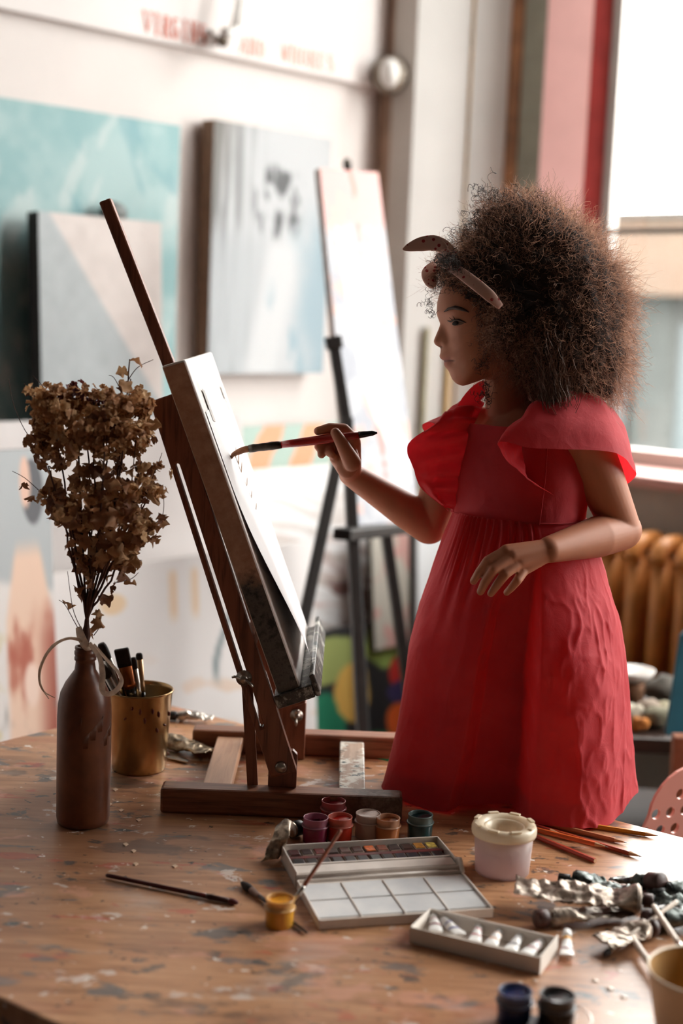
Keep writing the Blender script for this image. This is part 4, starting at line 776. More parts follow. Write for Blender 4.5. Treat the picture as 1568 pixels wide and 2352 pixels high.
paint_tube('flat rag like foil tube beside the bucket', ZP(388, 1722), -.55, .085, .024, 53, foil('tan_foil', (170, 150, 124), (80, 70, 60)), blcap, .0035, capr=.006)
paint_tube('small crushed white tube by the far end of the easel base', ZP(414, 1656), -.05, .055, .016, 59, foil('pale_foil', (214, 206, 196), (70, 62, 56)), blcap, .0045, capr=.008)
pk = thing('palette_knife', 'flat silver palette knife lying against the brass bucket', 'knife', ZP(410, 1738))
part('blade', MB().prism([ZP(382, 1724, .003), ZP(398, 1728, .003), ZP(434, 1748, .003), ZP(430, 1752, .003), ZP(384, 1742, .003)], [0, 0, .0012]), silver, pk, True)
part('handle', MB().capsule(ZP(384, 1732, .0045), ZP(335, 1720, .0045), .004, .004), pm('knife_handle', (110, 62, 40), .5), pk, True, True)
# =================================================================== PAINT JARS
clearp = {}
def jar(label, px, py, colr, sc=1., fill=.75, deep=None, z=0, rimc=None):
    p = ZP(px, py); root = thing('paint_jar', label, 'paint jar', p); c = np.array(colr)
    key = 'jar_wall_%d_%d_%d' % tuple(colr); wallm = pm(key, tuple(np.clip(c*1.0, 0, 255)), .22, var=.05, scale=60, bump=.03, transl=.25, tcol=tuple(colr), coat=.3); rimm = pm('jar_rim_%d_%d_%d' % tuple(colr), tuple((c*.55+np.array([230, 215, 205])*.45).astype(int)), .2, var=.04, transl=.4, coat=.4)
    s = sc; w = .0166*s; h = .033*s
    part('jar_body', MB().lathe([(.0005, 0), (w*.93, 0), (w*.97, .001), (w, h*.55), (w, h*.66), (w*.9, h*.7), (w*.88, h*.66), (w*.88, .003), (.0005, .003)], 40), wallm, root, False, True)
    part('collar', MB().lathe([(w*.98, h*.645), (w*1.1, h*.65), (w*1.1, h*.69), (w*.98, h*.70)], 40), rimm, root, False, True)
    part('neck_rim', MB().lathe([(w*.96, h*.70), (w*.97, h*.95), (w*1.0, h*.97), (w*.985, h), (w*.93, h), (w*.91, h*.97), (w*.90, h*.70)], 40, (0, 0, 0), False), rimm, root, False, True)
    n_ = 24; d = MB(); V = [(0, 0, h*fill)]+[(w*.895*math.cos(a), w*.895*math.sin(a), h*fill+h*.05*math.sin(a*2)+.001) for a in np.linspace(0, 2*math.pi, n_, endpoint=False)]; d.add(V, [(0, i+1, (i+1) % n_+1) for i in range(n_)])
    part('paint', d, pm('paint_%d_%d_%d' % tuple(deep or colr), tuple(deep or colr), .25, var=.15, scale=80, bump=.2), root, False, True); return root
jar('magenta paint jar beside the crumpled silver tube', 723, 1932, (128, 26, 66), 1.02, .72, (96, 18, 50))
jar('deep red paint jar touching the easel base behind the orange red jar', 764, 1892, (168, 26, 36), 1.02, .8, (140, 18, 30))
jar('orange red paint jar in front of the deep red jar', 779, 1929, (204, 54, 34), 1.0, .82, (190, 40, 28))
jar('white paint jar beside the peach orange jar', 843, 1922, (208, 182, 170), 1.02, .9, (222, 204, 194))
jar('peach orange paint jar beside the white jar', 889, 1930, (206, 128, 76), .98, .8, (160, 88, 46))
jar('dark teal paint jar standing alone near the dress', 963, 1924, (24, 66, 70), 1.02, .85, (12, 34, 38))
yj = jar('yellow paint jar with a brush standing in it beside the palette', 641, 2125, (232, 168, 62), 1.0, .86, (236, 160, 50))
jar('blue paint jar at the near edge of the table', 1179, 2349, (28, 52, 104), 1.05, .86, (18, 32, 72))
jar('black paint jar at the near edge of the table', 1275, 2362, (30, 32, 36), 1.1, .86, (22, 22, 24))
# small round cap between them
single('jar_cap', MB().lathe([(.0005, 0), (.012, 0), (.0125, .001), (.0125, .007), (.0115, .008), (.0005, .008)], 28, ZP(1222, 2362)), pm('cap_dark', (44, 36, 44), .4), 'small dark screw cap between the blue and black jars', 'cap', smooth=False)
ring = ZP(1286, 2335); single('water_ring', MB().lathe([(.030, 0.0002), (.0315, .0009), (.033, .0002)], 48, ring, False), pm('water_film', (196, 160, 136), .08, var=.03, spec=.8), 'thin wet ring on the table around the black jar', 'water ring', smooth=True)
wat = pm('water_drop', (220, 196, 176), .05, var=.02, spec=.9)
for i, (px, py, r) in enumerate([(1366, 2253, .0035), (1400, 2272, .004), (1432, 2291, .0035), (1194, 2256, .0022), (1420, 2230, .0016), (1228, 2252, .0025)]): single('water_drop', MB().ell(ZP(px, py), (r*1.2, r, r*.45)), wat, 'clear water drop on the bare table before the tube box', 'water drop', group='water drops on the table', smooth=True)
# brush in the yellow jar and the loose brushes
a = np.array(yj.location)+[.003, .004, .006]; b = YP(783, 1906, 1.60)
brush_thing('thin brown brush handle rising out of the yellow jar', b, a, .0024, .03, .014, hm=pm('brown_handle', (150, 84, 60), .4, var=.1), taper=.8)
brush_thing('long dark red brush lying alone on the bare table', ZP(243, 2010, .004), ZP(548, 2074, .004), .0030, .03, .012, hm=pm('dark_red_handle', (78, 26, 24), .25, var=.15), fm=pm('dark_ferrule', (60, 34, 28), .35, .6), bm=pm('red_bristle', (90, 30, 30), .7), taper=.8)
brush_thing('dark tipped brush lying behind the yellow jar', ZP(706, 2143, .003), ZP(553, 2026, .004), .0026, .02, .028, hm=pm('black_brown_handle', (52, 40, 36), .35), fm=pm('grey_pink_ferrule', (150, 120, 108), .35, .6), rb=.0048)
brush_thing('pale brush handle lying over the flat foil tube', ZP(1555, 2070, .03), ZP(1384, 2196, .004), .003, .03, .012, hm=pm('cream_handle', (214, 196, 178), .4, var=.08), taper=.9)
brush_thing('pale brush handle leaning from the crushed tube towards the ochre bowl', ZP(1500, 2080, .028), ZP(1580, 2200, .045), .0032, .03, .012, hm=pm('cream_handle', (214, 196, 178)), taper=.9)
single('paint_splash', MB().prism([ZP(810, 2118, .0004), ZP(832, 2112, .0004), ZP(848, 2118, .0004), ZP(838, 2126, .0004), ZP(806, 2127, .0004)], [0, 0, .0006]), pm('teal_splash', (20, 104, 94), .3), 'dried teal paint splash on the table before the palette', 'paint splash')
for i, (px, py) in enumerate([(258, 1814), (272, 1862), (312, 1884), (305, 1985), (245, 1848), (282, 1940), (300, 1955), (395, 1990)]): single('paint_flake', MB().prism([ZP(px, py, .0003), ZP(px+7, py-3, .0003), ZP(px+13, py, .0003), ZP(px+6, py+4, .0003)], [0, 0, .0012]), pm('flake_cream', (222, 190, 162), .6), 'tiny pale paint flake on the table near the clay bottle', 'paint flake', group='paint flakes near the bottle')
# =================================================================== WATERCOLOUR BOX
o = ZP(731, 2137); ang = math.radians(14.5); wb = thing('watercolour_box', 'open white watercolour box with two rows of pans and a folded out palette', 'paint box', o, ang)
wp = pm('white_enamel', (224, 212, 202), .3, var=.06, scale=40, bump=.05); wpd = pm('palette_white', (222, 220, 218), .28, var=.04, scale=20, bump=.04, c2=(198, 200, 202))
Lw = .212; Dp = .118; D2_ = .090; G0 = Dp+.006; TH = .020
part('palette_base', MB().box([Lw/2, Dp/2, .004], (Lw, Dp, .008)), wp, wb, bevel=.0015)
for r_ in range(2):
    for c_ in range(4): part('palette_well', MB().box([Lw*(c_+.5)/4, .008+Dp*.42*(r_+.5)+.003, .0088], (Lw/4-.003, Dp*.42-.003, .0012)), wpd, wb, bevel=.0005)
for c_ in range(1, 4): part('palette_ridge', MB().tube([(Lw*c_/4, .008, .0092), (Lw*c_/4, Dp-.012, .0096)], .0013, 8), wp, wb, False, True)
for p0, p1 in (((0, .001), (Lw, .001)), ((.001, 0), (.001, Dp)), ((Lw-.001, 0), (Lw-.001, Dp)), ((0, Dp-.001), (Lw, Dp-.001))): part('palette_rim', MB().bar([*p0, .0095], [*p1, .0095], .002, .005), wp, wb, bevel=.0005)
tr0 = G0; tr1 = G0+D2_
part('tray_floor', MB().box([Lw/2, (tr0+tr1)/2, .0015], (Lw, D2_, .003)), wp, wb)
for c, s_ in (([Lw/2, tr1-.001, TH/2], (Lw, .002, TH)), ([.001, (tr0+tr1)/2, TH/2], (.002, D2_, TH)), ([Lw-.001, (tr0+tr1)/2, TH/2], (.002, D2_, TH)), ([Lw/2, tr0+.001, TH*.4], (Lw, .002, TH*.8)), ([Lw/2, tr0+.016, .013], (Lw-.006, .024, .006)), ([Lw/2, tr0+.0305, .014], (Lw-.006, .004, .006))): part('tray_wall', MB().box(c, s_), wp, wb, bevel=.0008)
part('hinge', MB().tube([(.004, Dp+.003, .009), (Lw-.004, Dp+.003, .009)], .0032, 10), wp, wb, False, True); part('hinge', MB().tube([(Lw-.001, Dp-.008, .012), (Lw+.001, Dp+.01, .022), (Lw, Dp+.02, .018)], .003, 8), wp, wb, False, True)
part('divider', MB().box([Lw/2, tr0+.0590, .009], (Lw-.006, .009, .010)), pm('stained_divider', (112, 40, 36), .4, var=.3, scale=60, c2=(60, 30, 28)), wb, bevel=.001)
rowA = [(70, 14, 18), (44, 18, 18), (110, 24, 22), (52, 26, 22), (84, 40, 30), (72, 32, 24), (214, 104, 44), (130, 60, 36), (40, 22, 18), (56, 30, 20), (176, 116, 40), (206, 178, 84)]
rowB = [(24, 22, 22), (30, 24, 22), (36, 26, 22), (28, 24, 24), (20, 22, 24), (26, 28, 30), (70, 76, 74), (16, 20, 26), (22, 28, 40), (18, 28, 38), (18, 24, 26), (14, 20, 20)]
for row, y0, nm_ in ((rowB, tr0+.034, 'b'), (rowA, tr0+.0645, 'a')):
    for c_, cl in enumerate(row):
        x0 = .006+(Lw-.012)*(c_+.5)/12; pn = part('paint_pan', MB().box([x0, y0+.0102, .009], (.0150, .0195, .010)), pm('pan_white', (196, 176, 160), .4, var=.3, scale=90, c2=(90, 70, 60)) if c_ % 3 else pm('pan_dark', (84, 62, 54), .4, var=.3, scale=90), wb, bevel=.0008)
        part('paint_cake', MB().box([x0, y0+.0102, .0141], (.0128, .0172, .0016)), pm('cake_%s%d' % (nm_, c_), cl, .35, var=.3, scale=200, bump=.6), pn, bevel=.0007)
# =================================================================== TUBE BOX
o = ZP(940, 2166); x_ = ZP(1236, 2238)-o; ang = math.atan2(x_[1], x_[0]); tbx = thing('tube_box', 'white cardboard tray holding small white paint tubes', 'box', o, ang); Lb = np.linalg.norm(x_)+.002; Db = .060; Hb = .019
card = pm('white_card', (226, 216, 206), .7, var=.03, scale=30, bump=.05)
part('tray_floor', MB().box([Lb/2, Db/2, .0008], (Lb, Db, .0014)), card, tbx)
for c, s_ in (([Lb/2, .0006, Hb/2], (Lb, .0012, Hb)), ([Lb/2, Db-.0006, Hb/2], (Lb, .0012, Hb)), ([.0006, Db/2, Hb*.52], (.0014, Db-.0024, Hb*1.02)), ([Lb-.0006, Db/2, Hb*.55], (.0014, Db+.004, Hb*1.1))): part('tray_side', MB().box(c, s_), card, tbx)
tw = pm('tube_white', (236, 232, 228)); cols = [(150, 60, 70), (90, 90, 150), (190, 80, 90), (220, 160, 120), (120, 110, 120), (170, 90, 100)]
Mz = np.array([[math.cos(ang), -math.sin(ang), 0], [math.sin(ang), math.cos(ang), 0], [0, 0, 1]])
for k in range(6):
    x0 = .016+k*(Lb-.03)/5.2; rzl = ang-math.pi/2+[.45, .75, .25, .12, .1, -.05][k]; cap_first = k in (4,)
    loc = o+Mz@np.array([x0-[.006, .012, .0, .0, 0, 0][k], Db-.013 if True else .012, .0018])
    dark = pm('label_%d' % k, cols[k], .5)
    paint_tube(['white tube with a dark red label at the left end of the tube box', 'white tube with a blue label lying askew in the tube box', 'white tube with a rosy label in the middle of the tube box', 'white tube with a peach label in the tube box', 'white tube with a grey label beside the last tube in the box', 'white tube with a faint red label at the right end of the tube box'][k], loc, rzl, .036, .0092, 60+k, tw, pm('cap_white', (240, 238, 236), .4, var=.02), .0011, capr=.0052, caplen=.007, stripe=[(.5, .58, dark), (.1, .16, dark)], lift=.003, tilt=.10, group='tubes in the white tray')
# =================================================================== WATER CUP
cp = ZP(1152, 2001); cup = thing('water_cup', 'translucent plastic water cup with a cream spill proof rim', 'cup', cp)
pl = NT('cup_plastic'); pl.set('Base Color', l4((255, 248, 243))); pl.set('Roughness', .25); trn = pl.add('ShaderNodeBsdfTranslucent'); trn.inputs[0].default_value = l4((236, 222, 222)); tp_ = pl.add('ShaderNodeBsdfTransparent'); tp_.inputs[0].default_value = (.95, .9, .9, 1)
m1 = pl.add('ShaderNodeMixShader'); m1.inputs[0].default_value = .6; pl.l.new(pl.b.outputs[0], m1.inputs[1]); pl.l.new(trn.outputs[0], m1.inputs[2]); m2 = pl.add('ShaderNodeMixShader'); m2.inputs[0].default_value = .5; pl.l.new(m1.outputs[0], m2.inputs[1]); pl.l.new(tp_.outputs[0], m2.inputs[2]); pl.l.new(m2.outputs[0], pl.out.inputs[0])
part('cup_body', MB().lathe([(.0005, .0006), (.0335, .0006), (.0345, .0016), (.0378, .054), (.0368, .054), (.0336, .003), (.0005, .003)], 56), pl.m, cup, False, True)
part('water', MB().lathe([(.0005, .0035), (.0332, .0035), (.0352, .034), (.0005, .034)], 48), pm('cup_water', (240, 226, 226), .08, var=.02, transl=.8, tcol=(250, 236, 236)), cup, False, True)
crm = pm('cream_plastic', (238, 224, 200), .28, var=.03, bump=.02, transl=.35, tcol=(240, 222, 196))
part('rim', MB().lathe([(.0372, .050), (.0408, .0505), (.0415, .054), (.0415, .059), (.040, .0625), (.037, .0645), (.032, .0648), (.028, .063), (.024, .058), (.021, .046), (.0195, .034), (.0188, .034), (.0198, .047), (.0225, .0595), (.0255, .061), (.036, .0535)], 56, (0, 0, 0), False), crm, cup, False, True)
for k in range(8): an = k*math.pi/4+.3; part('rim_tab', MB().box([.0365*math.cos(an), .0365*math.sin(an), .0652], (.006, .014, .0022), np.array([[math.cos(an), -math.sin(an), 0], [math.sin(an), math.cos(an), 0], [0, 0, 1]])), crm, cup, bevel=.0008)
# =================================================================== PENCILS
def pencil(label, a, b, colr, sharp=True, z0=.0035, z1=.0035, tip=None):
    a = ZP(a[0], a[1], z0); b = ZP(b[0], b[1], z1); d = unit(b-a); L = np.linalg.norm(b-a); root = thing('pencil', label, 'pencil', (a+b)/2*[1, 1, 0], 0, None); c = b-d*.018 if sharp else b
    part('barrel', MB().tube([a, c], .0034, 6), pm('pencil_%d_%d_%d' % colr, colr, .35, var=.06, coat=.2), root, True)
    if sharp: part('wood_tip', MB().tube([c, b-d*.004], [.0033, .0009], 8), pm('pencil_wood', (206, 158, 116), .6, var=.1), root, True); part('lead', MB().tube([b-d*.004, b], [.0009, .0002], 6), pm('lead_%d_%d_%d' % (tip or (60, 52, 48)), tip or (60, 52, 48), .4), root, True)
    else: part('flat_end', MB().tube([b, b+d*.0002], [.0030, .0030], 6), pm('pencil_wood', (206, 158, 116)), root, True)
pencil('yellow pencil lying nearest the pink chair', (1235, 1878), (1512, 1920), (214, 142, 48)); pencil('tan pencil lying beside the yellow pencil', (1215, 1882), (1440, 1936), (190, 128, 92)); pencil('long red orange pencil with a dark tip in the middle of the pencils', (1185, 1885), (1474, 1968), (176, 72, 42), tip=(90, 40, 30))
pencil('bright orange pencil crossing the red orange one', (1180, 1893), (1396, 1946), (214, 96, 42), z0=.0105, z1=.0098); pencil('brown pencil under the orange pencil', (1155, 1878), (1330, 1932), (112, 62, 44), z1=.0036, z0=.0036); pencil('red pencil with a flat end lying nearest the foil tubes', (1190, 1905), (1366, 1977), (184, 66, 46), False)
pencil('dark red pencil running under the dress hem', (1155, 1876), (1290, 1916), (150, 46, 34), True, .0105, .0105)
# =================================================================== OCHRE BOWL
pb_ = ZP(1608, 2392, 0); bw = thing('ochre_bowl', 'cream bowl with an ochre inside at the near corner of the table', 'bowl', pb_)
part('bowl_wall', MB().lathe([(.0005, 0), (.040, 0), (.043, .003), (.056, .070), (.0575, .0735), (.056, .075), (.0545, .0735)], 64, (0, 0, 0), False), pm('bowl_cream', (222, 198, 168), .4, var=.05, scale=20), bw, False, True)
part('bowl_inside', MB().lathe([(.0543, .0732), (.0415, .005), (.0005, .005)], 64, (0, 0, 0), False), pm('bowl_ochre', (176, 132, 72), .5, var=.12, scale=20), bw, False, True)
brush_thing('pale brush resting on the rim of the ochre bowl', ZP(1448, 2150, .012), YP(1572, 2330, 1.36), .0042, .03, .02, hm=pm('cream_handle', (214, 196, 178)), taper=.9)
# =================================================================== THE CHILD
pc = np.array([.258, 2.05, 0.])
per = thing('person', 'child with big curly brown hair in a red dress kneeling on the table and painting', 'person', pc)
J = YP
# ---- head surface (profile swept from the midline to the sides)
HY = 2.045; HC = J(1138, 735, HY); SC = F_PX/((HC-CO)@CF)         # pixels per metre at the head
hA = -CR*math.cos(.06)-CF*math.sin(.06)*-1*-1; hA = unit(-CR+CF*(-.05)); hU = unit(CU-hA*(CU@hA)); hW = np.cross(hU, hA); hW = hW if hW@CF < 0 else -hW   # forward, up, towards the camera
prof_full = [(1140, 585), (1085, 598), (1042, 628), (1014, 662), (1004, 695), (1003, 714), (1005, 728), (1010, 745), (1006, 757), (1000, 771), (995, 783), (996, 790), (1003, 796), (1011, 800), (1011, 810), (1008, 819), (1011, 825), (1019, 830), (1018, 836), (1021, 843), (1029, 851), (1033, 860), (1038, 872), (1048, 882), (1062, 887), (1085, 880), (1110, 870), (1140, 868), (1190, 862), (1236, 840), (1270, 790), (1284, 720), (1270, 650), (1228, 606), (1180, 588)]
prof_base = [(1140, 585), (1085, 598), (1042, 628), (1014, 662), (1004, 695), (1004, 714), (1007, 728), (1013, 745), (1019, 757), (1024, 771), (1027, 783), (1027, 790), (1027, 796), (1027, 800), (1027, 810), (1027, 819), (1028, 825), (1030, 830), (1031, 836), (1033, 843), (1037, 851), (1040, 860), (1044, 872), (1052, 882), (1064, 887), (1085, 880), (1110, 870), (1140, 868), (1190, 862), (1236, 840), (1270, 790), (1284, 720), (1270, 650), (1228, 606), (1180, 588)]
def polar(pts):
    p = np.array(pts, float); a = (1138-p[:, 0])/SC; h = (735-p[:, 1])/SC; th = np.unwrap(np.arctan2(h, a)); r = np.hypot(a, h); o = np.argsort(th); return th[o], r[o]
TF, RF = polar(prof_full); TB, RB = polar(prof_base)
def rho(th, T, R):
    x = np.linspace(-math.pi, 2*math.pi, 2400); t2 = np.concatenate([T-2*math.pi, T, T+2*math.pi]); r2 = np.concatenate([R, R, R]); y = np.interp(x, t2, r2); k = np.exp(-np.linspace(-2.2, 2.2, 11)**2); k /= k.sum(); y = np.convolve(np.pad(y, 5, mode='edge'), k, 'valid')
    th = (np.asarray(th)+math.pi) % (2*math.pi)-math.pi; return np.interp(th, x, y)
HWID = .066
def pexp(th): # super-ellipse exponent round the head
    th = (np.asarray(th)+math.pi) % (2*math.pi)-math.pi; return np.interp(th, [-math.pi, -2.4, -1.5, -1.0, -.6, -.2, .3, 1.2, math.pi], [2.4, 2.2, 1.9, 1.75, 2.0, 2.45, 2.3, 2.3, 2.4])
def head_r(th, w):
    s = np.clip(np.abs(w)/HWID, 0, 1); p = pexp(th); sh = (1-s**p)**(1/p); a = rho(th, TF, RF); b = rho(th, TB, RB); tn = (np.asarray(th)+math.pi) % (2*math.pi)-math.pi
    sig = np.interp(tn, [-.98, -.78, -.52, -.44, -.38, -.2, -.05, .1], [.021, .019, .021, .0145, .0125, .0085, .010, .014]); f = np.exp(-(np.abs(w)/sig)**2.4)
    return (b+(a-b)*f)*sh
def feat(a, h, w):
    """signed relief added along the surface radius"""
    aw = np.abs(w); px = 1138-a*SC; py = 735-h*SC
    g = lambda cx, cy, cw, sx, sy, sw: np.exp(-((px-cx)/sx)**2-((py-cy)/sy)**2-((aw-cw)/sw)**2)
    d = -.0050*g(1034, 744, .022, 22, 15, .017)                # eye socket
    d += .0042*g(1040, 750, .030, 14, 12, .011)                # lid over the eyeball
    d += .0022*g(1030, 722, .022, 26, 8, .018)                 # brow
    d += .0030*g(1052, 790, .036, 26, 26, .020)                # cheek
    d += .0034*g(1021, 790, .0115, 8, 8, .005)                 # nostril wing
    d += -.0030*g(1010, 799, .0055, 5, 3.5, .0035)             # nostril
    d += -.0018*g(1030, 800, .017, 7, 8, .006)                 # fold beside the nose
    d += -.0022*np.exp(-((py-(830.5+.12*(px-1019)))/2.6)**2)*ss(1042, 1032, px)*(a > 0)   # mouth line
    d += -.0012*g(1036, 834, .018, 6, 7, .006)
    return d
def head_point(th, w):
    r = head_r(th, w); a = r*np.cos(th); h = r*np.sin(th); d = feat(a, h, w)*(np.cos(th) > -.2); r2 = r+d; return HC+hA*(r2*np.cos(th))[..., None]+hU*(r2*np.sin(th))[..., None]+hW*(w)[..., None]
def on_face(px, py, lift=0.):
    """point of the near cheek that shows at pixel px,py"""
    a = (1138-px)/SC; h = (735-py)/SC; th = math.atan2(h, a); r = math.hypot(a, h); lo, hi = 0., HWID
    for _ in range(50):
        mid = (lo+hi)/2; rr = float(head_r(np.array(th), np.array(mid))); aa, hh = rr*math.cos(th), rr*math.sin(th); rr += float(feat(np.array(aa), np.array(hh), np.array(mid)))
        if rr > r: lo = mid
        else: hi = mid
    return HC+hA*a+hU*h+hW*(lo+lift)
body = MB()
th = np.linspace(-math.pi, math.pi, 421)[:-1]; ws = HWID*np.sin(np.linspace(-math.pi/2, math.pi/2, 161)); TH_, WS = np.meshgrid(th, ws[1:-1]); HP = head_point(TH_, WS)
nb, na = HP.shape[:2]; body.grid(HP, True); k0 = body.n; body.add([HC-hW*HWID, HC+hW*HWID], [])
body.f += [(k0, j, (j+1) % na) for j in range(na)]+[(k0+1, (nb-1)*na+(j+1) % na, (nb-1)*na+j) for j in range(na)]
for s_ in (-1, 1): body.ell(HC-hA*.012+hW*(s_*.064)-hU*.008, (.012, .007, .020), np.stack([hA, hW, hU], 1))
# ---- trunk in the body frame
q_ = math.radians(36); bf = np.array([-math.sin(q_), -math.cos(q_), 0]); bl2 = np.array([math.cos(q_), -math.sin(q_), 0]); bz_ = np.array([0, 0, 1.]); MBd = np.stack([bl2, -bf, bz_], 1)
def bp(l, f, z): return np.array([pc[0], pc[1], 0])+bl2*l+bf*f+bz_*z
body.capsule(J(1158, 880, 2.055), J(1172, 985, 2.055), .029, .034)
body.ell(bp(0, 0, .50), (.085, .066, .085), MBd); body.ell(bp(0, .004, .42), (.080, .066, .09), MBd); body.ell(bp(0, -.01, .33), (.080, .06, .10), MBd); body.ell(bp(0, -.015, .25), (.085, .06, .09), MBd)
shL = J(1338, 1000, 1.985); shR = J(1052, 985, 2.115)
body.capsule(J(1180, 990, 2.05), shL, .034, .031); body.capsule(J(1165, 985, 2.06), shR, .034, .030)
# legs folded under the skirt: thighs down to the knees, shins back over the table edge
for s_ in (-1, 1):
    hip = bp(s_*.042, -.02, .24); knee = bp(s_*.046, -.005, .045); body.capsule(hip, knee, .050, .038); foot = bp(s_*.05, -.17, .052); body.capsule(knee, bp(s_*.05, -.06, .045), .037, .034); body.capsule(bp(s_*.05, -.06, .045), foot, .034, .022); body.capsule(foot, foot-bf*.05+[0, 0, .0], .020, .014)
# ---- near (left) arm
elL = J(1428, 1218, 2.03); wrL = J(1262, 1262, 1.915)
body.capsule(shL, shL+(elL-shL)*.45, .036, .0335); body.capsule(shL+(elL-shL)*.45, elL, .0335, .0275); body.capsule(elL, elL+(wrL-elL)*.35, .0285, .0295); body.capsule(elL+(wrL-elL)*.35, wrL, .0295, .0185)
YH = 1.900
def finger(pts, rr):
    for a, b, r0, r1 in zip(pts[:-1], pts[1:], rr[:-1], rr[1:]): body.capsule(a, b, r0, r1, 24)
kn = [J(1163, 1266, 1.892), J(1178, 1277, 1.889), J(1194, 1291, 1.892), J(1205, 1306, 1.899)]
for k_, r in zip(kn, (.0095, .0098, .0095, .0088)): body.capsule(wrL, k_, .0150, r)
body.ell(J(1218, 1275, 1.903), (.026, .011, .019), np.stack([unit(kn[1]-wrL), CF, unit(np.cross(unit(kn[1]-wrL), CF))], 1))
finger([kn[0], J(1120, 1288, 1.884), J(1099, 1316, 1.890), J(1087, 1335, 1.898)], (.0084, .0070, .0061, .0052))
finger([kn[1], J(1133, 1308, 1.876), J(1113, 1338, 1.882), J(1103, 1359, 1.891)], (.0086, .0072, .0063, .0054))
finger([kn[2], J(1160, 1318, 1.878), J(1140, 1345, 1.884), J(1127, 1363, 1.893)], (.0084, .0070, .0061, .0052))
finger([kn[3], J(1188, 1333, 1.884), J(1174, 1350, 1.890), J(1163, 1361, 1.898)], (.0076, .0063, .0055, .0047))
finger([J(1235, 1262, 1.925), J(1195, 1268, 1.945), J(1165, 1285, 1.945), J(1148, 1302, 1.938)], (.0115, .0098, .0082, .0066))
# ---- far (right) arm with the brush
elR = J(985, 1207, 2.135); wrR = J(806, 1090, 2.085)
body.capsule(shR, elR, .031, .0285); body.capsule(elR, elR+(wrR-elR)*.3, .0285, .0268); body.capsule(elR+(wrR-elR)*.3, wrR, .0268, .0175)
# brush axis: tip on the paper, tail by the hand
dT = ray(530, 1036); kT = ((pf+nrm*.004-CO)@nrm)/(dT@nrm); tipb = CO+dT*kT; brY = tipb[1]
tailb = J(864, 994, brY-.02); bd = unit(tailb-tipb); Lb_ = np.linalg.norm(tailb-tipb)
def onbrush(px): k_ = (px-530)/(864-530); return tipb+bd*Lb_*k_
tc = onbrush(770)
fwd = CF; YHb = tc[1]
pal = J(796, 1052, YHb+.010)
for a, r in ((J(780, 1040, YHb+.018), .0100), (J(795, 1025, YHb+.022), .0105), (J(812, 1016, YHb+.020), .0105), (J(771, 1052, YHb+.012), .0092)): body.capsule(wrR, a, .0155, r)
body.ell(J(797, 1058, YHb+.014), (.018, .013, .026), np.stack([CR, CF, CU], 1))
mI = J(812, 1012, YHb+.018)
finger([mI, J(790, 986, YHb+.017), J(756, 983, YHb+.011), J(730, 990, YHb+.006)], (.0098, .0082, .0072, .0062))
finger([J(800, 1020, YHb+.024), J(768, 998, YHb+.026), J(742, 1007, YHb+.020), J(731, 1026, YHb+.014)], (.0095, .0082, .0072, .0062))
finger([J(786, 1034, YHb+.024), J(757, 1016, YHb+.024), J(740, 1028, YHb+.019), J(738, 1044, YHb+.013)], (.0092, .0078, .0070, .0060))
finger([J(776, 1046, YHb+.020), J(758, 1032, YHb+.018), J(757, 1040, YHb+.008), J(764, 1046, YHb+.003)], (.0085, .0070, .0062, .0054))
finger([J(808, 1062, YHb-.001), J(793, 1034, YHb-.010), J(780, 1010, YHb-.0125), J(770, 994, YHb-.0105)], (.0130, .0105, .0086, .0072))
# ---- fuse everything into one skin
me = body.mesh('raw'); tmp = bpy.data.objects.new('raw', me); COL.objects.link(tmp)
rmod = tmp.modifiers.new('r', 'REMESH'); rmod.mode = 'VOXEL'; rmod.voxel_size = .0015; smod = tmp.modifiers.new('s', 'SMOOTH'); smod.factor = .5; smod.iterations = 6
bpy.context.view_layer.update(); dg = bpy.context.evaluated_depsgraph_get(); bm_ = bpy.data.meshes.new_from_object(tmp.evaluated_get(dg)); bpy.data.objects.remove(tmp)
nV = len(bm_.vertices); V = np.empty(nV*3); bm_.vertices.foreach_get('co', V); V = V.reshape(-1, 3)
# skin colour map: lips, and shade painted into mouth line and nostrils
rel = V-HC; a_ = rel@hA; h_ = rel@hU; w_ = rel@hW; px = 1138-a_*SC; py = 735-h_*SC; inh = (np.abs(a_) < .12) & (np.abs(h_) < .12) & (np.abs(w_) < .075) & (a_ > .03)
base = np.broadcast_to(lin((176, 116, 88)), (nV, 3)).copy(); base *= (1+.10*fbm(V*40, 3))[:, None]
lip = np.exp(-((py-831)/8.5)**2)*ss(1038, 1026, px)*inh*ss(.024, .016, np.abs(w_)); base = mixc(base, lin((150, 82, 70)), np.clip(lip, 0, 1)*.8)
ml = np.exp(-((py-(830.5+.12*(px-1019)))/1.8)**2)*ss(1042, 1034, px)*inh; base = mixc(base, lin((58, 24, 20)), np.clip(ml, 0, 1)*.85)
ns = np.exp(-((px-1009)/4.5)**2-((py-799)/2.6)**2-((np.abs(w_)-.005)/.004)**2)*inh; base = mixc(base, lin((50, 22, 18)), np.clip(ns, 0, 1))
# scalp under the hair is dark
bm_.vertices.foreach_set('co', (V-pc).ravel()); setcol(bm_, np.clip(base, 0, 1)); bm_.polygons.foreach_set('use_smooth', [True]*len(bm_.polygons)); bm_.update()
t = NT('skin'); at = t.add('ShaderNodeAttribute', attribute_name='Col'); t.set('Base Color', at.outputs[0]); t.set('Roughness', .55); t.set('Specular IOR Level', .3); t.set('Subsurface Weight', .12); t.set('Subsurface Radius', (.012, .005, .003)); t.set('Subsurface Scale', .6); t.bump(t.noise(t.tex(), 700, 3), .08, .0003)
bm_.materials.clear(); put('body', bm_, t.m, per)
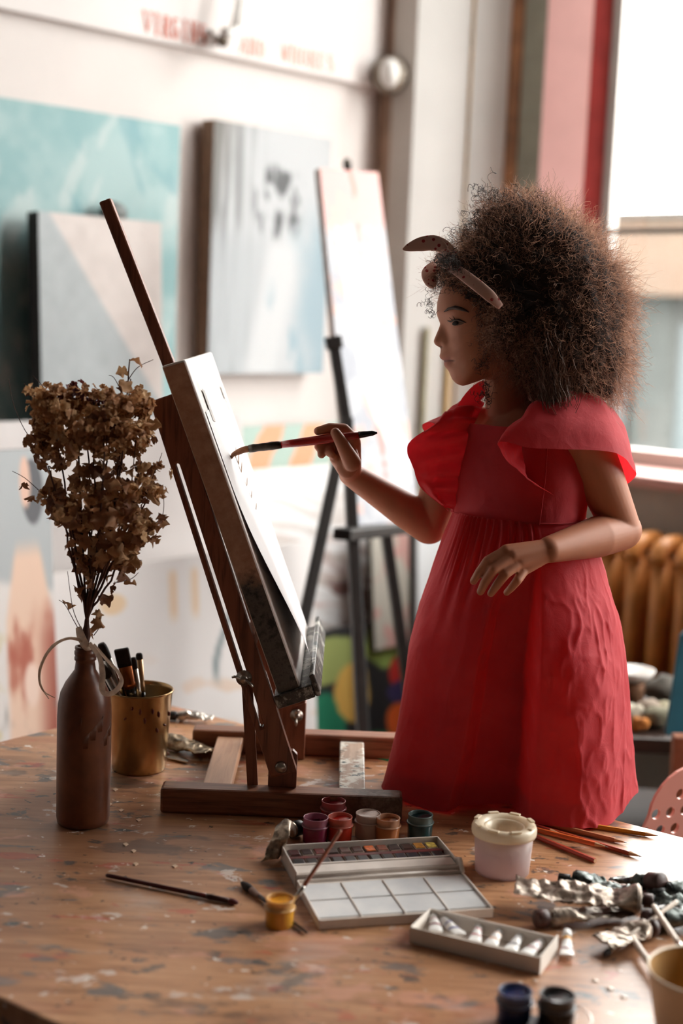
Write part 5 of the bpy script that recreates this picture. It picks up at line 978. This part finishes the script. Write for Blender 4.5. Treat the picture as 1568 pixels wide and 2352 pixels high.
# ---- face details
def patch(outline, lift, nu=10):
    """fan shaped patch laid on the near cheek"""
    mb = MB(); c = np.mean(outline, 0); V = [on_face(c[0], c[1], lift)]; n = len(outline); F_ = []
    for r in (.5, 1.):
        for x, y in outline: V.append(on_face(c[0]+(x-c[0])*r, c[1]+(y-c[1])*r, lift if r < 1 else lift*.4))
    F_ = [(0, 1+i, 1+(i+1) % n) for i in range(n)]+[(1+i, 1+n+i, 1+n+(i+1) % n, 1+(i+1) % n) for i in range(n)]; return mb.add(V, F_)
ey_ = [(1027, 751), (1032, 749), (1038, 748), (1046, 750), (1054, 754), (1048, 757), (1040, 758), (1032, 756)]
eo = part('eye', patch(ey_, .0007), pm('eye_white', (110, 86, 74), .7, var=.02, bump=0, spec=.08), per, True, True)
part('iris', patch([(1036+8*math.cos(a)*.8, 752.5+5*math.sin(a)) for a in np.linspace(0, 2*math.pi, 12, endpoint=False)], .0024), pm('iris_dark', (30, 18, 13), .5, var=.05, bump=0, spec=.08), eo, True, True)
hairdk = pm('brow_hair', (66, 42, 32), .7, var=.1)
part('eyelash', MB().tube([on_face(x, y, .0011) for x, y in [(1022, 744), (1027, 747), (1034, 745), (1042, 746), (1050, 750), (1058, 754)]], [.0004, .0011, .0014, .0014, .0011, .0004], 6), hairdk, per, True, True)
for x0, y0, x1, y1 in [(1027, 747, 1020, 742), (1031, 746, 1023, 738), (1035, 745, 1029, 736), (1042, 747, 1036, 744)]: part('eyelash', MB().tube([on_face(x0, y0, .001), (on_face(x0, y0, .004)+on_face(x1, y1, .004))/2, on_face(x1, y1, .006)], [.0006, .0004, .0002], 5), hairdk, per, True, True)
part('eyebrow', MB().tube([on_face(x, y, .0004) for x, y in [(1013, 724), (1022, 719), (1034, 718), (1046, 722), (1056, 727), (1063, 731)]], [.0008, .0026, .0034, .0031, .0020, .0007], 8, True, .8), hairdk, per, True, True)
# ---- hair
OUT = np.array([(992, 655), (990, 630), (1003, 592), (1036, 556), (1078, 512), (1092, 462), (1130, 442), (1190, 430), (1255, 440), (1325, 488), (1392, 548), (1436, 640), (1456, 745), (1456, 862), (1420, 936), (1350, 966), (1290, 982), (1258, 968), (1215, 925), (1172, 893), (1125, 868), (1092, 842), (1080, 790), (1092, 740), (1100, 715), (1066, 680), (1030, 655)], float)
HXc = (1235., 715.); Yhc = 2.06; HCc = J(HXc[0], HXc[1], Yhc); SH = F_PX/((HCc-CO)@CF); OA = (OUT[:, 0]-HXc[0])/SH; OH = (HXc[1]-OUT[:, 1])/SH
ot = np.arctan2(OH, OA); orr = np.hypot(OA, OH); oi = np.argsort(ot); ot, orr = ot[oi], orr[oi]
def hr(th): t2 = np.concatenate([ot-2*math.pi, ot, ot+2*math.pi]); r2 = np.concatenate([orr]*3); return np.interp(th, t2, r2)
HWH = .128
def hair_pt(th, phi, sc):
    # phi: lateral angle; lobed volume
    c = np.cos(phi); s = np.sin(phi); fs = ss(-.55, -.85, np.cos(th)); sh = np.abs(c)**(.75-.47*fs); r = hr(th)*sh*sc; x = r*np.cos(th); h = r*np.sin(th); w = HWH*np.sign(s)*np.abs(s)**.9*sc; return HCc+CR*x[..., None]+CU*h[..., None]-CF*w[..., None]
thh = np.linspace(-math.pi, math.pi, 181)[:-1]; ph = np.linspace(-math.pi/2, math.pi/2, 81)[1:-1]; T2, P2_ = np.meshgrid(thh, ph)
nz = hair_pt(T2, P2_, 1.); lump = 1+.10*fbm((nz)*22, 3)+.05*fbm(nz*60, 2)
core = hair_pt(T2, P2_, .86*lump); mbc = MB().grid(core, True); k0 = mbc.n; na = core.shape[1]; nb = core.shape[0]; mbc.add([hair_pt(np.array(0.), np.array(-math.pi/2), .86), hair_pt(np.array(0.), np.array(math.pi/2), .86)], [])
mbc.f += [(k0, j, (j+1) % na) for j in range(na)]+[(k0+1, (nb-1)*na+(j+1) % na, (nb-1)*na+j) for j in range(na)]
hm_ = NT('curly_hair'); at = hm_.add('ShaderNodeAttribute', attribute_name='Col'); hm_.set('Base Color', at.outputs[0]); hm_.set('Roughness', .55); hm_.set('Specular IOR Level', .3); trn = hm_.add('ShaderNodeBsdfTranslucent'); tc_ = hm_.mix(1., at.outputs[0], (3.1, 3.0, 2.95, 1), 'MULTIPLY'); hm_.l.new(tc_, trn.inputs[0]); mx = hm_.add('ShaderNodeMixShader'); mx.inputs[0].default_value = .42; hm_.l.new(hm_.b.outputs[0], mx.inputs[1]); hm_.l.new(trn.outputs[0], mx.inputs[2]); hm_.l.new(mx.outputs[0], hm_.out.inputs[0])
hco = part('hair', mbc, pm('hair_core', (34, 22, 17), .9, var=.3, scale=180, bump=.6, dist=.002), per, True, True)
K = 15
def strands(n, th, phi, s0, s1, curl, turns, droop, wid, col, name):
    tt = np.linspace(0, 1, K)[None, :]; lump_ = 1+.10*fbm(hair_pt(th, phi, np.ones_like(th))*22, 3)
    a = hair_pt(th, phi, s0*lump_); b = hair_pt(th+rng.normal(0, .07, n), np.clip(phi+rng.normal(0, .07, n), -1.56, 1.56), s1*lump_); d = b-a; L = np.linalg.norm(d, axis=1, keepdims=True); dn = d/(L+1e-9)
    x = np.cross(dn, rng.normal(0, 1, (n, 3))); x /= np.linalg.norm(x, axis=1, keepdims=True)+1e-9; y = np.cross(dn, x)
    phs = rng.uniform(0, 6.28, (n, 1)); cr = curl[:, None]*(.35+.65*tt); an = phs+tt*turns[:, None]*6.28
    p = a[:, None]+d[:, None]*tt[..., None]+x[:, None]*(cr*np.cos(an))[..., None]+y[:, None]*(cr*np.sin(an))[..., None]
    # a slow sideways drift and gravity
    drift = rng.normal(0, .010, (n, 1, 3)); p = p+drift*(tt**2)[..., None]; p[..., 2] -= droop[:, None]*tt**2
    T = np.gradient(p, axis=1); T /= np.linalg.norm(T, axis=2, keepdims=True)+1e-9; sd = np.cross(T, rng.normal(0, 1, (n, 1, 3))); sd /= np.linalg.norm(sd, axis=2, keepdims=True)+1e-9
    w = wid[:, None]*(1.05-.6*tt); G = np.stack([p-sd*w[..., None]*.5, p+sd*w[..., None]*.5], 2)      # n,K,2,3
    Vv = G.reshape(-1, 3); idx = (np.arange(n)[:, None]*K+np.arange(K-1)[None])[..., None]*2; Fq = np.concatenate([idx, idx+1, idx+3, idx+2], -1).reshape(-1, 4)
    m_ = bpy.data.meshes.new(name); m_.vertices.add(len(Vv)); m_.vertices.foreach_set('co', (Vv-pc).ravel()); m_.loops.add(Fq.size); m_.loops.foreach_set('vertex_index', Fq.ravel()); m_.polygons.add(len(Fq)); m_.polygons.foreach_set('loop_start', np.arange(0, Fq.size, 4)); m_.polygons.foreach_set('use_smooth', np.ones(len(Fq), bool)); m_.update(calc_edges=True)
    cc = np.repeat(col, K*2, 0); setcol(m_, np.clip(cc, 0, 1)); o = put(name, m_, hm_.m, hco); o['kind'] = 'stuff'; return o
def haircol(n): 
    k = rng.random((n, 1)); return lin((78, 53, 42))*(1-k)+lin((138, 106, 88))*k
n = 30000; th_ = rng.uniform(-math.pi, math.pi, n); sph = np.clip(rng.uniform(-.999, .999, n), -1, 1); ph_ = np.arcsin(sph)
s1 = rng.uniform(.86, 1.03, n)+(rng.random(n) < .05)*rng.uniform(0, .06, n)
strands(n, th_, ph_, np.full(n, .62)+rng.uniform(0, .15, n), s1, rng.uniform(.002, .0065, n), rng.uniform(1.2, 3.6, n), rng.uniform(-.002, .012, n), rng.uniform(.0004, .0008, n), haircol(n), 'hair_strands')
# tight dark curls over the crown and forehead, loose ones at the nape and temple
def curls(cpx, spread, n, Y, lens=(.012, .028), col=(40, 26, 20), r=(.0025, .006)):
    th0 = []; res = MB(); cols_ = []
    for i in range(n):
        c = cpx[i % len(cpx)]; p = J(c[0]+random.gauss(0, spread), c[1]+random.gauss(0, spread), Y+random.gauss(0, .02)); ax = unit(rng.normal(0, 1, 3)); x = unit(np.cross(ax, rng.normal(0, 1, 3))); y = np.cross(ax, x); L = random.uniform(*lens); R = random.uniform(*r); tn = random.uniform(1., 2.4); tt = np.linspace(0, 1, 18)[:, None]
        res.tube(p+ax*(tt-.5)*L+x*np.cos(tt*tn*6.28)*R*(1-.4*tt)+y*np.sin(tt*tn*6.28)*R*(1-.4*tt), np.linspace(.0004, .0002, 18), 3)
    o = part('curl', res, pm('dark_curl', col, .5, var=.1), hco, True, True); o['kind'] = 'stuff'
curls([(1110, 445), (1125, 470), (1100, 495), (1092, 520), (1140, 455), (1170, 450), (1075, 520), (1060, 545), (1150, 480), (1210, 470), (1240, 460)], 13, 230, 2.05)
curls([(1012, 600), (1028, 604), (1045, 612), (1060, 622), (1035, 590), (1050, 600)], 8, 170, 1.965, (.008, .022), r=(.002, .0045))
curls([(1000, 630), (994, 660), (1010, 600), (1020, 645), (1040, 570), (985, 690), (990, 720)], 7, 60, 2.04, (.008, .022), r=(.002, .0045))
curls([(1118, 890), (1112, 905), (1125, 915)], 7, 40, 2.02, (.008, .02), r=(.002, .004))
n = 700; th2 = rng.uniform(-1.2, 1.5, n); strands(n, th2, np.arcsin(rng.uniform(-.7, .7, n)), np.full(n, .9), rng.uniform(1.02, 1.15, n), rng.uniform(.001, .004, n), rng.uniform(.5, 1.4, n), rng.uniform(0, .012, n), np.full(n, .00045), haircol(n)*1.3, 'stray_strands')
# short curls along the hairline between headband and brow, and at the temple
hl = MB()
for i in range(420):
    k_ = random.random(); x0, y0 = (1008+k_*100, 628+k_*92) if random.random() < .75 else (random.gauss(1098, 9), random.uniform(715, 855)); x0 += random.gauss(0, 7); y0 += random.gauss(6, 9)
    p = on_face(x0, y0, random.uniform(.002, .008)); ax = unit(rng.normal(0, 1, 3)+hW*.2); x = unit(np.cross(ax, rng.normal(0, 1, 3))); y = np.cross(ax, x); L = random.uniform(.006, .018); R = random.uniform(.0012, .0035); tn = random.uniform(.8, 2.); tt = np.linspace(0, 1, 14)[:, None]
    hl.tube(p+ax*(tt-.5)*L+x*np.cos(tt*tn*6.28)*R+y*np.sin(tt*tn*6.28)*R, np.linspace(.0004, .0002, 14), 3)
o = part('hairline_curls', hl, pm('dark_curl', (40, 26, 20)), hco, True, True); o['kind'] = 'stuff'
# lock falling over the near shoulder
n = 900; tgt = np.array([J(1275+random.gauss(0, 16), 955+random.uniform(-35, 38), 1.955+random.gauss(0, .012)) for _ in range(n)]); srt = tgt+np.array([.0, .02, .10])+rng.normal(0, .014, (n, 3))
tt = np.linspace(0, 1, K)[None, :, None]; pp = srt[:, None]*(1-tt)+tgt[:, None]*tt; an = rng.uniform(0, 6.28, (n, 1, 1))+tt*rng.uniform(6, 16, (n, 1, 1)); pp = pp+np.concatenate([np.cos(an)*.004, np.sin(an)*.004, 0*an], -1); lk = MB()
sd = rng.normal(0, 1, (n, 1, 3)); sd /= np.linalg.norm(sd, axis=2, keepdims=True); G = np.stack([pp-sd*.0004, pp+sd*.0004], 2)
for i in range(n): lk.grid(G[i])
o = part('hair_lock', lk, pm('lock_hair', (104, 72, 56), .6, var=.15, transl=.2), hco, True, True); o['kind'] = 'stuff'
# ---- headband with a knotted bow
t = NT('star_fabric'); v = t.tex(); vo = t.add('ShaderNodeTexVoronoi'); vo.inputs['Scale'].default_value = 115; t.l.new(v, vo.inputs['Vector']); dots = t.ramp(vo.outputs['Distance'], [(.24, (1, 1, 1)), (.30, (0, 0, 0))]); t.set('Base Color', t.mix(dots, l4((206, 166, 152)), l4((150, 34, 40)))); t.set('Roughness', .8); t.bump(t.noise(v, 250, 3), .2, .0004); starm = t.m
def band(cl, wid, name, parent, up_, n=30, puff=.2):
    p = smooth_curve(cl, n); T = np.gradient(p, axis=0); T /= np.linalg.norm(T, axis=1)[:, None]; up_ = np.asarray(up_, float); sd = up_-T*(T@up_)[:, None]; sd /= np.linalg.norm(sd, axis=1)[:, None]+1e-9; nn = np.cross(T, sd); w = np.interp(np.linspace(0, 1, n), np.linspace(0, 1, len(wid)), wid)[:, None]
    ang = np.linspace(0, 2*math.pi, 13)[:-1]; G = np.stack([p+sd*w*math.cos(a)+nn*w*puff*math.sin(a) for a in ang], 1); mb = MB().grid(G, True); k = 12; mb.f += [tuple(range(k))[::-1], tuple(range((n-1)*k, n*k))]; return part(name, mb, starm, parent, True, True)
hb = band([J(1150, 705, 1.925), J(1125, 680, 1.922), J(1095, 655, 1.930), J(1065, 632, 1.945), J(1035, 612, 1.968), J(1012, 600, 2.0), J(1002, 598, 2.04)], [.004, .008, .0085, .008, .007, .008, .010], 'headband', per, CU*.7+CR*.7)
band([J(1045, 588, 2.0), J(1022, 568, 2.005), J(995, 558, 2.01), J(965, 561, 2.012), J(940, 568, 2.012), J(924, 573, 2.012)], [.005, .0095, .011, .010, .006, .0008], 'bow_tail', hb, CU, puff=.15)
band([J(1030, 600, 2.02), J(1003, 608, 2.035), J(985, 628, 2.045), J(990, 648, 2.045), J(998, 660, 2.045)], [.007, .010, .011, .009, .003], 'bow_tail', hb, CR, puff=.3)
band([J(1045, 600, 1.99), J(1024, 592, 2.0), J(1006, 598, 2.02)], [.008, .013, .009], 'bow_knot', hb, CU, puff=.7)
# ---- dress
t = NT('red_cotton'); v = t.tex(); wv = t.noise(v, 1400, 2); cr_ = t.noise(v, 26, 7, .62, .6); cbase = t.ramp(t.noise(v, 14, 4), [(.3, tuple(lin((198, 58, 66)))), (.7, tuple(lin((216, 74, 80))))]); t.set('Base Color', cbase); t.set('Roughness', .72); t.set('Sheen Weight', .12); t.set('Sheen Roughness', .5); t.set('Specular IOR Level', .25)
nb1 = t.add('ShaderNodeBump'); nb1.inputs['Strength'].default_value = .35; nb1.inputs['Distance'].default_value = .004; vf = t.add('ShaderNodeTexVoronoi'); vf.inputs['Scale'].default_value = 24; wob = t.add('ShaderNodeMapping'); nzv = t.add('ShaderNodeTexNoise'); nzv.inputs['Scale'].default_value = 12; t.l.new(v, nzv.inputs['Vector']); mv = t.add('ShaderNodeVectorMath', operation='MULTIPLY_ADD'); t.l.new(nzv.outputs['Color'], mv.inputs[0]); mv.inputs[1].default_value = (.09, .09, .09); t.l.new(v, mv.inputs[2]); t.l.new(mv.outputs[0], vf.inputs['Vector']); t.l.new(t.math('ADD', t.math('MULTIPLY', cr_, .8), vf.outputs['Distance']), nb1.inputs['Height']); nb2 = t.add('ShaderNodeBump'); nb2.inputs['Strength'].default_value = .15; nb2.inputs['Distance'].default_value = .0003; t.l.new(wv, nb2.inputs['Height']); t.l.new(nb1.outputs[0], nb2.inputs['Normal']); t.l.new(nb2.outputs[0], t.b.inputs['Normal'])
trn = t.add('ShaderNodeBsdfTranslucent'); trn.inputs[0].default_value = l4((224, 32, 42)); t.l.new(nb2.outputs[0], trn.inputs['Normal']); mx = t.add('ShaderNodeMixShader'); mx.inputs[0].default_value = .40; t.l.new(t.b.outputs[0], mx.inputs[1]); t.l.new(trn.outputs[0], mx.inputs[2]); t.l.new(mx.outputs[0], t.out.inputs[0]); cot = t.m
zw = J(1190, 1176, 2.05)[2]; zt = J(1140, 978, 1.99)[2]
def ring(l, f, z, n=160, p=2.3, dl=0., df=0.):
    a = np.linspace(0, 2*math.pi, n, endpoint=False); c, s = np.cos(a), np.sin(a); x = np.sign(c)*np.abs(c)**(2/p)*l; y = np.sign(s)*np.abs(s)**(2/p)*f; return np.array([pc[0], pc[1], 0])+np.outer(x+dl, bl2)+np.outer(y+df, bf)+np.array([0, 0, z])
rows = []
for k in range(26):
    v_ = k/25; z = zw-.004+(zt-zw+.004)*v_; l = np.interp(v_, [0, .5, 1], [.098, .104, .100]); f = np.interp(v_, [0, .5, 1], [.083, .082, .074]); R = ring(l, f, z, df=.004); nr = unit(R-[pc[0], pc[1], 0]*np.array([1, 1, 0])-[0, 0, z]); cen = np.array([pc[0], pc[1], z]); d = (R-cen); d /= np.linalg.norm(d, axis=1)[:, None]
    R = R+d*(.0028*fbm(R*np.array([30, 30, 22])+4, 3))[:, None]; 
    # the top edge drops at the sides under the arms
    side = np.abs((R-cen)@bl2)/.1; R[:, 2] -= .022*ss(.55, .95, side)*v_; rows.append(R)
bod = part('bodice', MB().grid(np.array(rows), True), cot, per, True, True)
for px_ in (1098, 1200):   # side seams of the front panel
    pass
# straps
def strap(p, w=.012): 
    P_ = smooth_curve(p, 24); T = np.gradient(P_, axis=0); T /= np.linalg.norm(T, axis=1)[:, None]; sd = np.cross(T, unit(CF*-1+np.array([0, 0, .6]))); sd /= np.linalg.norm(sd, axis=1)[:, None]; G = np.stack([P_-sd*w, P_+sd*w], 1); part('strap', MB().grid(G), cot, bod, True, True)
strap([bp(.062, .076, zt-.02), bp(.062, .060, zt+.022), bp(.060, .012, zt+.05), bp(.060, -.04, zt+.036), bp(.06, -.074, zt-.01)]); strap([bp(-.062, .076, zt-.02), bp(-.062, .060, zt+.022), bp(-.060, .012, zt+.05), bp(-.060, -.04, zt+.036), bp(-.06, -.074, zt-.01)])
# ruffled sleeves: surface from the strap line to a free outer hem
def ruffle(att, mid, out, name, n=90, m=22, wave=.004, fr=9, seed=0):
    A = smooth_curve(att, n); M_ = smooth_curve(mid, n); O_ = smooth_curve(out, n); v = np.linspace(0, 1, m)[:, None, None]; G = A*(1-v)**2+2*M_*v*(1-v)+O_*v**2
    dv = O_-A; dv /= np.linalg.norm(dv, axis=1)[:, None]; T = np.gradient(A, axis=0); nn = np.cross(T, dv); nn /= np.linalg.norm(nn, axis=1)[:, None]+1e-9; u = np.linspace(0, 1, n)
    wv_ = (np.sin(u*fr*6.28+seed)[None, :]*(1-v[..., 0])**1.5*v[..., 0]**.5*1.2+ fbm(np.stack([np.broadcast_to(u*9, (m, n)), np.broadcast_to(v[..., 0]*4, (m, n)), np.full((m, n), seed+.3)], -1), 3)*1.3*v[..., 0])*wave
    G = G+nn[None]*wv_[..., None]; return part(name, MB().grid(G), cot, bod, True, True)
# near sleeve
ruffle([J(1213, 1112, 1.962), J(1203, 1060, 1.958), J(1196, 1005, 1.962), J(1200, 965, 1.985), J(1240, 915, 2.02), J(1300, 900, 2.06), J(1345, 935, 2.09), J(1352, 1030, 2.11)],
       [J(1222, 1110, 1.945), J(1180, 1068, 1.925), J(1158, 1000, 1.925), J(1180, 955, 1.925), J(1275, 880, 1.925), J(1385, 860, 1.965), J(1445, 930, 2.02), J(1425, 1040, 2.10)],
       [J(1276, 1140, 1.945), J(1215, 1102, 1.918), J(1160, 1055, 1.905), J(1146, 1016, 1.902), J(1235, 1030, 1.900), J(1390, 1037, 1.930), J(1456, 1086, 1.995), J(1430, 1118, 2.07)], 'sleeve_ruffle', wave=.007, seed=1)
# far sleeve
ruffle([J(1048, 1172, 2.03), J(1052, 1120, 2.025), J(1062, 1060, 2.02), J(1078, 1000, 2.02), J(1100, 950, 2.035), J(1112, 925, 2.07), J(1095, 935, 2.12), J(1060, 1000, 2.16)],
       [J(1010, 1160, 2.03), J(1000, 1118, 2.02), J(1000, 1060, 2.01), J(1005, 1005, 2.01), J(1040, 938, 2.02), J(1062, 905, 2.09), J(1030, 925, 2.15), J(1010, 1010, 2.18)],
       [J(1036, 1176, 2.02), J(972, 1128, 2.02), J(952, 1082, 2.00), J(936, 1022, 2.00), J(1000, 972, 2.02), J(972, 984, 2.10), J(985, 1010, 2.17), J(1000, 1080, 2.19)], 'sleeve_ruffle', wave=.012, fr=11, seed=4)
# skirt
LV = [(1178, 1046, 1342), (1210, 1034, 1362), (1300, 1000, 1388), (1400, 962, 1410), (1500, 935, 1424), (1600, 922, 1433), (1700, 905, 1441), (1780, 885, 1446), (1850, 868, 1447)]
nL = 130; nA = 420; G = np.zeros((nL, nA, 3)); ph = np.linspace(0, 2*math.pi, nA, endpoint=False); c, s = np.cos(ph), np.sin(ph)
yy = np.array([l[0] for l in LV]); xl_ = np.array([l[1] for l in LV]); xr_ = np.array([l[2] for l in LV])
zs = np.linspace(zw, .002, nL)
for i, z in enumerate(zs):
    v_ = i/(nL-1)
    # pixel row of this height at the mid plane
    lo, hi = 1100., 1950.
    for _ in range(40):
        md = (lo+hi)/2
        if J(1190, md, 2.04)[2] > z: lo = md
        else: hi = md
    L_ = J(np.interp(lo, yy, xl_), lo, 2.04)[0]; R_2 = J(np.interp(lo, yy, xr_), lo, 2.04)[0]; cx = (L_+R_2)/2; rx = (R_2-L_)/2; ry = np.interp(v_, [0, .15, .5, 1], [.087, .095, .104, .110])
    p = np.interp(v_, [0, 1], [2.2, 2.5]); ux = np.sign(c)*np.abs(c)**(2/p); uy = np.sign(s)*np.abs(s)**(2/p)
    inpan = np.where(s > 0, ss(-1.0, -.8, ux)*ss(.20, .05, ux), .5)
    gath = .0042*inpan*np.sin(ph*64+3*np.sin(ph*5))*ss(.30, .0, v_)*ss(.0, .01, v_)+.0036*inpan*np.sin(ph*22+2.6*np.sin(ph*3))*ss(.0, .10, v_)*ss(.45, .12, v_)
    big = .003*np.sin(ph*7+.6)*ss(.1, .6, v_)*(ux < 10)
    front = (s > 0)
    stepx = .03+.10*(1-v_); crx = -.46+.22*(1-v_)
    pan = np.where(front, ss(stepx-.012, stepx+.012, ux)*.048*ss(1.15, .3, ux), 0)*ss(.08, .5, v_) - np.where(front, ss(crx-.05, crx+.03, ux)*ss(stepx+.02, stepx-.02, ux), 0)*.030*ss(.08, .5, v_)
    P_ = np.stack([cx+rx*ux, 2.045-ry*uy, np.full(nA, z)], -1); nrm_ = np.stack([ux/rx, -uy/ry, 0*ux], -1); nrm_ /= np.linalg.norm(nrm_, axis=1)[:, None]
    q = P_*np.array([1, 1, .8]); rid = np.exp(-np.abs(fbm(q*np.array([24, 24, 11])+3.3, 3))*13); rid2 = np.exp(-np.abs(fbm(q*np.array([58, 58, 30])+7.7, 2))*11); cr2 = fbm(q*14+2, 3)
    rightw = ss(-.1, .35, ux)*ss(.12, .35, v_)+.25
    rightw = rightw*(1-.6*ss(.7, 1., ux))
    disp = gath+big+pan+(.0030*rid+.0016*rid2+.007*cr2+.006*fbm(q*np.array([30, 30, 9])+1, 2))*rightw
    G[i] = P_+nrm_*disp[:, None]
    G[i, :, 2] += (.010*ss(.7, 1., ux)+.004*np.sin(ph*5))*ss(.9, 1, v_)+.004*ss(.97, 1, v_)
sk = part('skirt', MB().grid(G, True), cot, bod, True, True)
blocker_ = np.zeros((40, 80, 3)); pl_ = np.linspace(0, 2*math.pi, 80, endpoint=False)
for i, z in enumerate(np.linspace(zw-.02, .03, 40)):
    k_ = i/39; blocker_[i] = np.stack([pc[0]+.01+.035*k_+(.068+.02*k_)*np.cos(pl_), pc[1]-.005+(.060+.005*k_)*np.sin(pl_), np.full(80, z)], -1)
part('light_blocker', MB().grid(blocker_, True), pm('skirt_light_blocker', (96, 24, 30), .9, var=.05), sk, True, True)  # unseen inner tube added to block light through the skirt's middle and right
hemG = G[int(nL*.905):].copy(); cenx = hemG.mean(1, keepdims=True); dd_ = (hemG-cenx)*[1, 1, 0]; dd_ /= np.linalg.norm(dd_, axis=2, keepdims=True)+1e-9; part('hem_band', MB().grid(hemG-dd_*.0018, True), cot, sk, True, True)
wr = rows[0]; part('waist_seam', MB().tube(np.concatenate([wr, wr[:1]])+[0, 0, .002], .0011, 6, False), cot, bod, True, True)
for kk in (int(160*(.25-.115)), int(160*(.25+.115))): part('panel_seam', MB().tube([R__[kk]+unit((R__[kk]-[pc[0], pc[1], R__[kk][2]]))*.0003 for R__ in rows], .0009, 6, False), cot, bod, True, True)
# held brush
hb_ = thing('paintbrush', 'red handled brush with black end held in the painting hand', 'paintbrush', tipb*[1, 1, 1])
redh = pm('red_lacquer', (168, 32, 26), .22, var=.1, bump=.02, coat=.4)
def seg(name, x0, x1, rs, mt, flat=None): part(name, MB().tube([onbrush(x0)+(onbrush(x1)-onbrush(x0))*k for k in np.linspace(0, 1, len(rs))], rs, 16, True, flat), mt, hb_, True, True)
seg('handle', 645, 824, [.0050, .0058, .0063, .0066, .0062, .0056, .0052], redh); seg('handle_end', 824, 866, [.0051, .0046, .0040, .0036, .0014], pm('black_lacquer', (26, 22, 20))); seg('ferrule', 572, 647, [.0056, .0060, .0054, .0060, .0058, .0062, .0058, .0053], pm('worn_ferrule', (84, 76, 68), .35, .8, var=.3, scale=60))
bs = [onbrush(574)+bd*-.0, onbrush(560)+[0, 0, -.0005], onbrush(546)+[0, 0, -.003], onbrush(535)+[0, 0, -.006], tipb+[0.001, 0, -.011]]
part('bristles', MB().tube(smooth_curve(bs, 14), [.0054, .0058, .006, .006, .0059, .0057, .0054, .005, .0046, .0042, .0036, .003, .0022, .0012], 12, True, .8), pm('ochre_bristle', (150, 92, 50), .55, var=.25, scale=120), hb_, True, True)
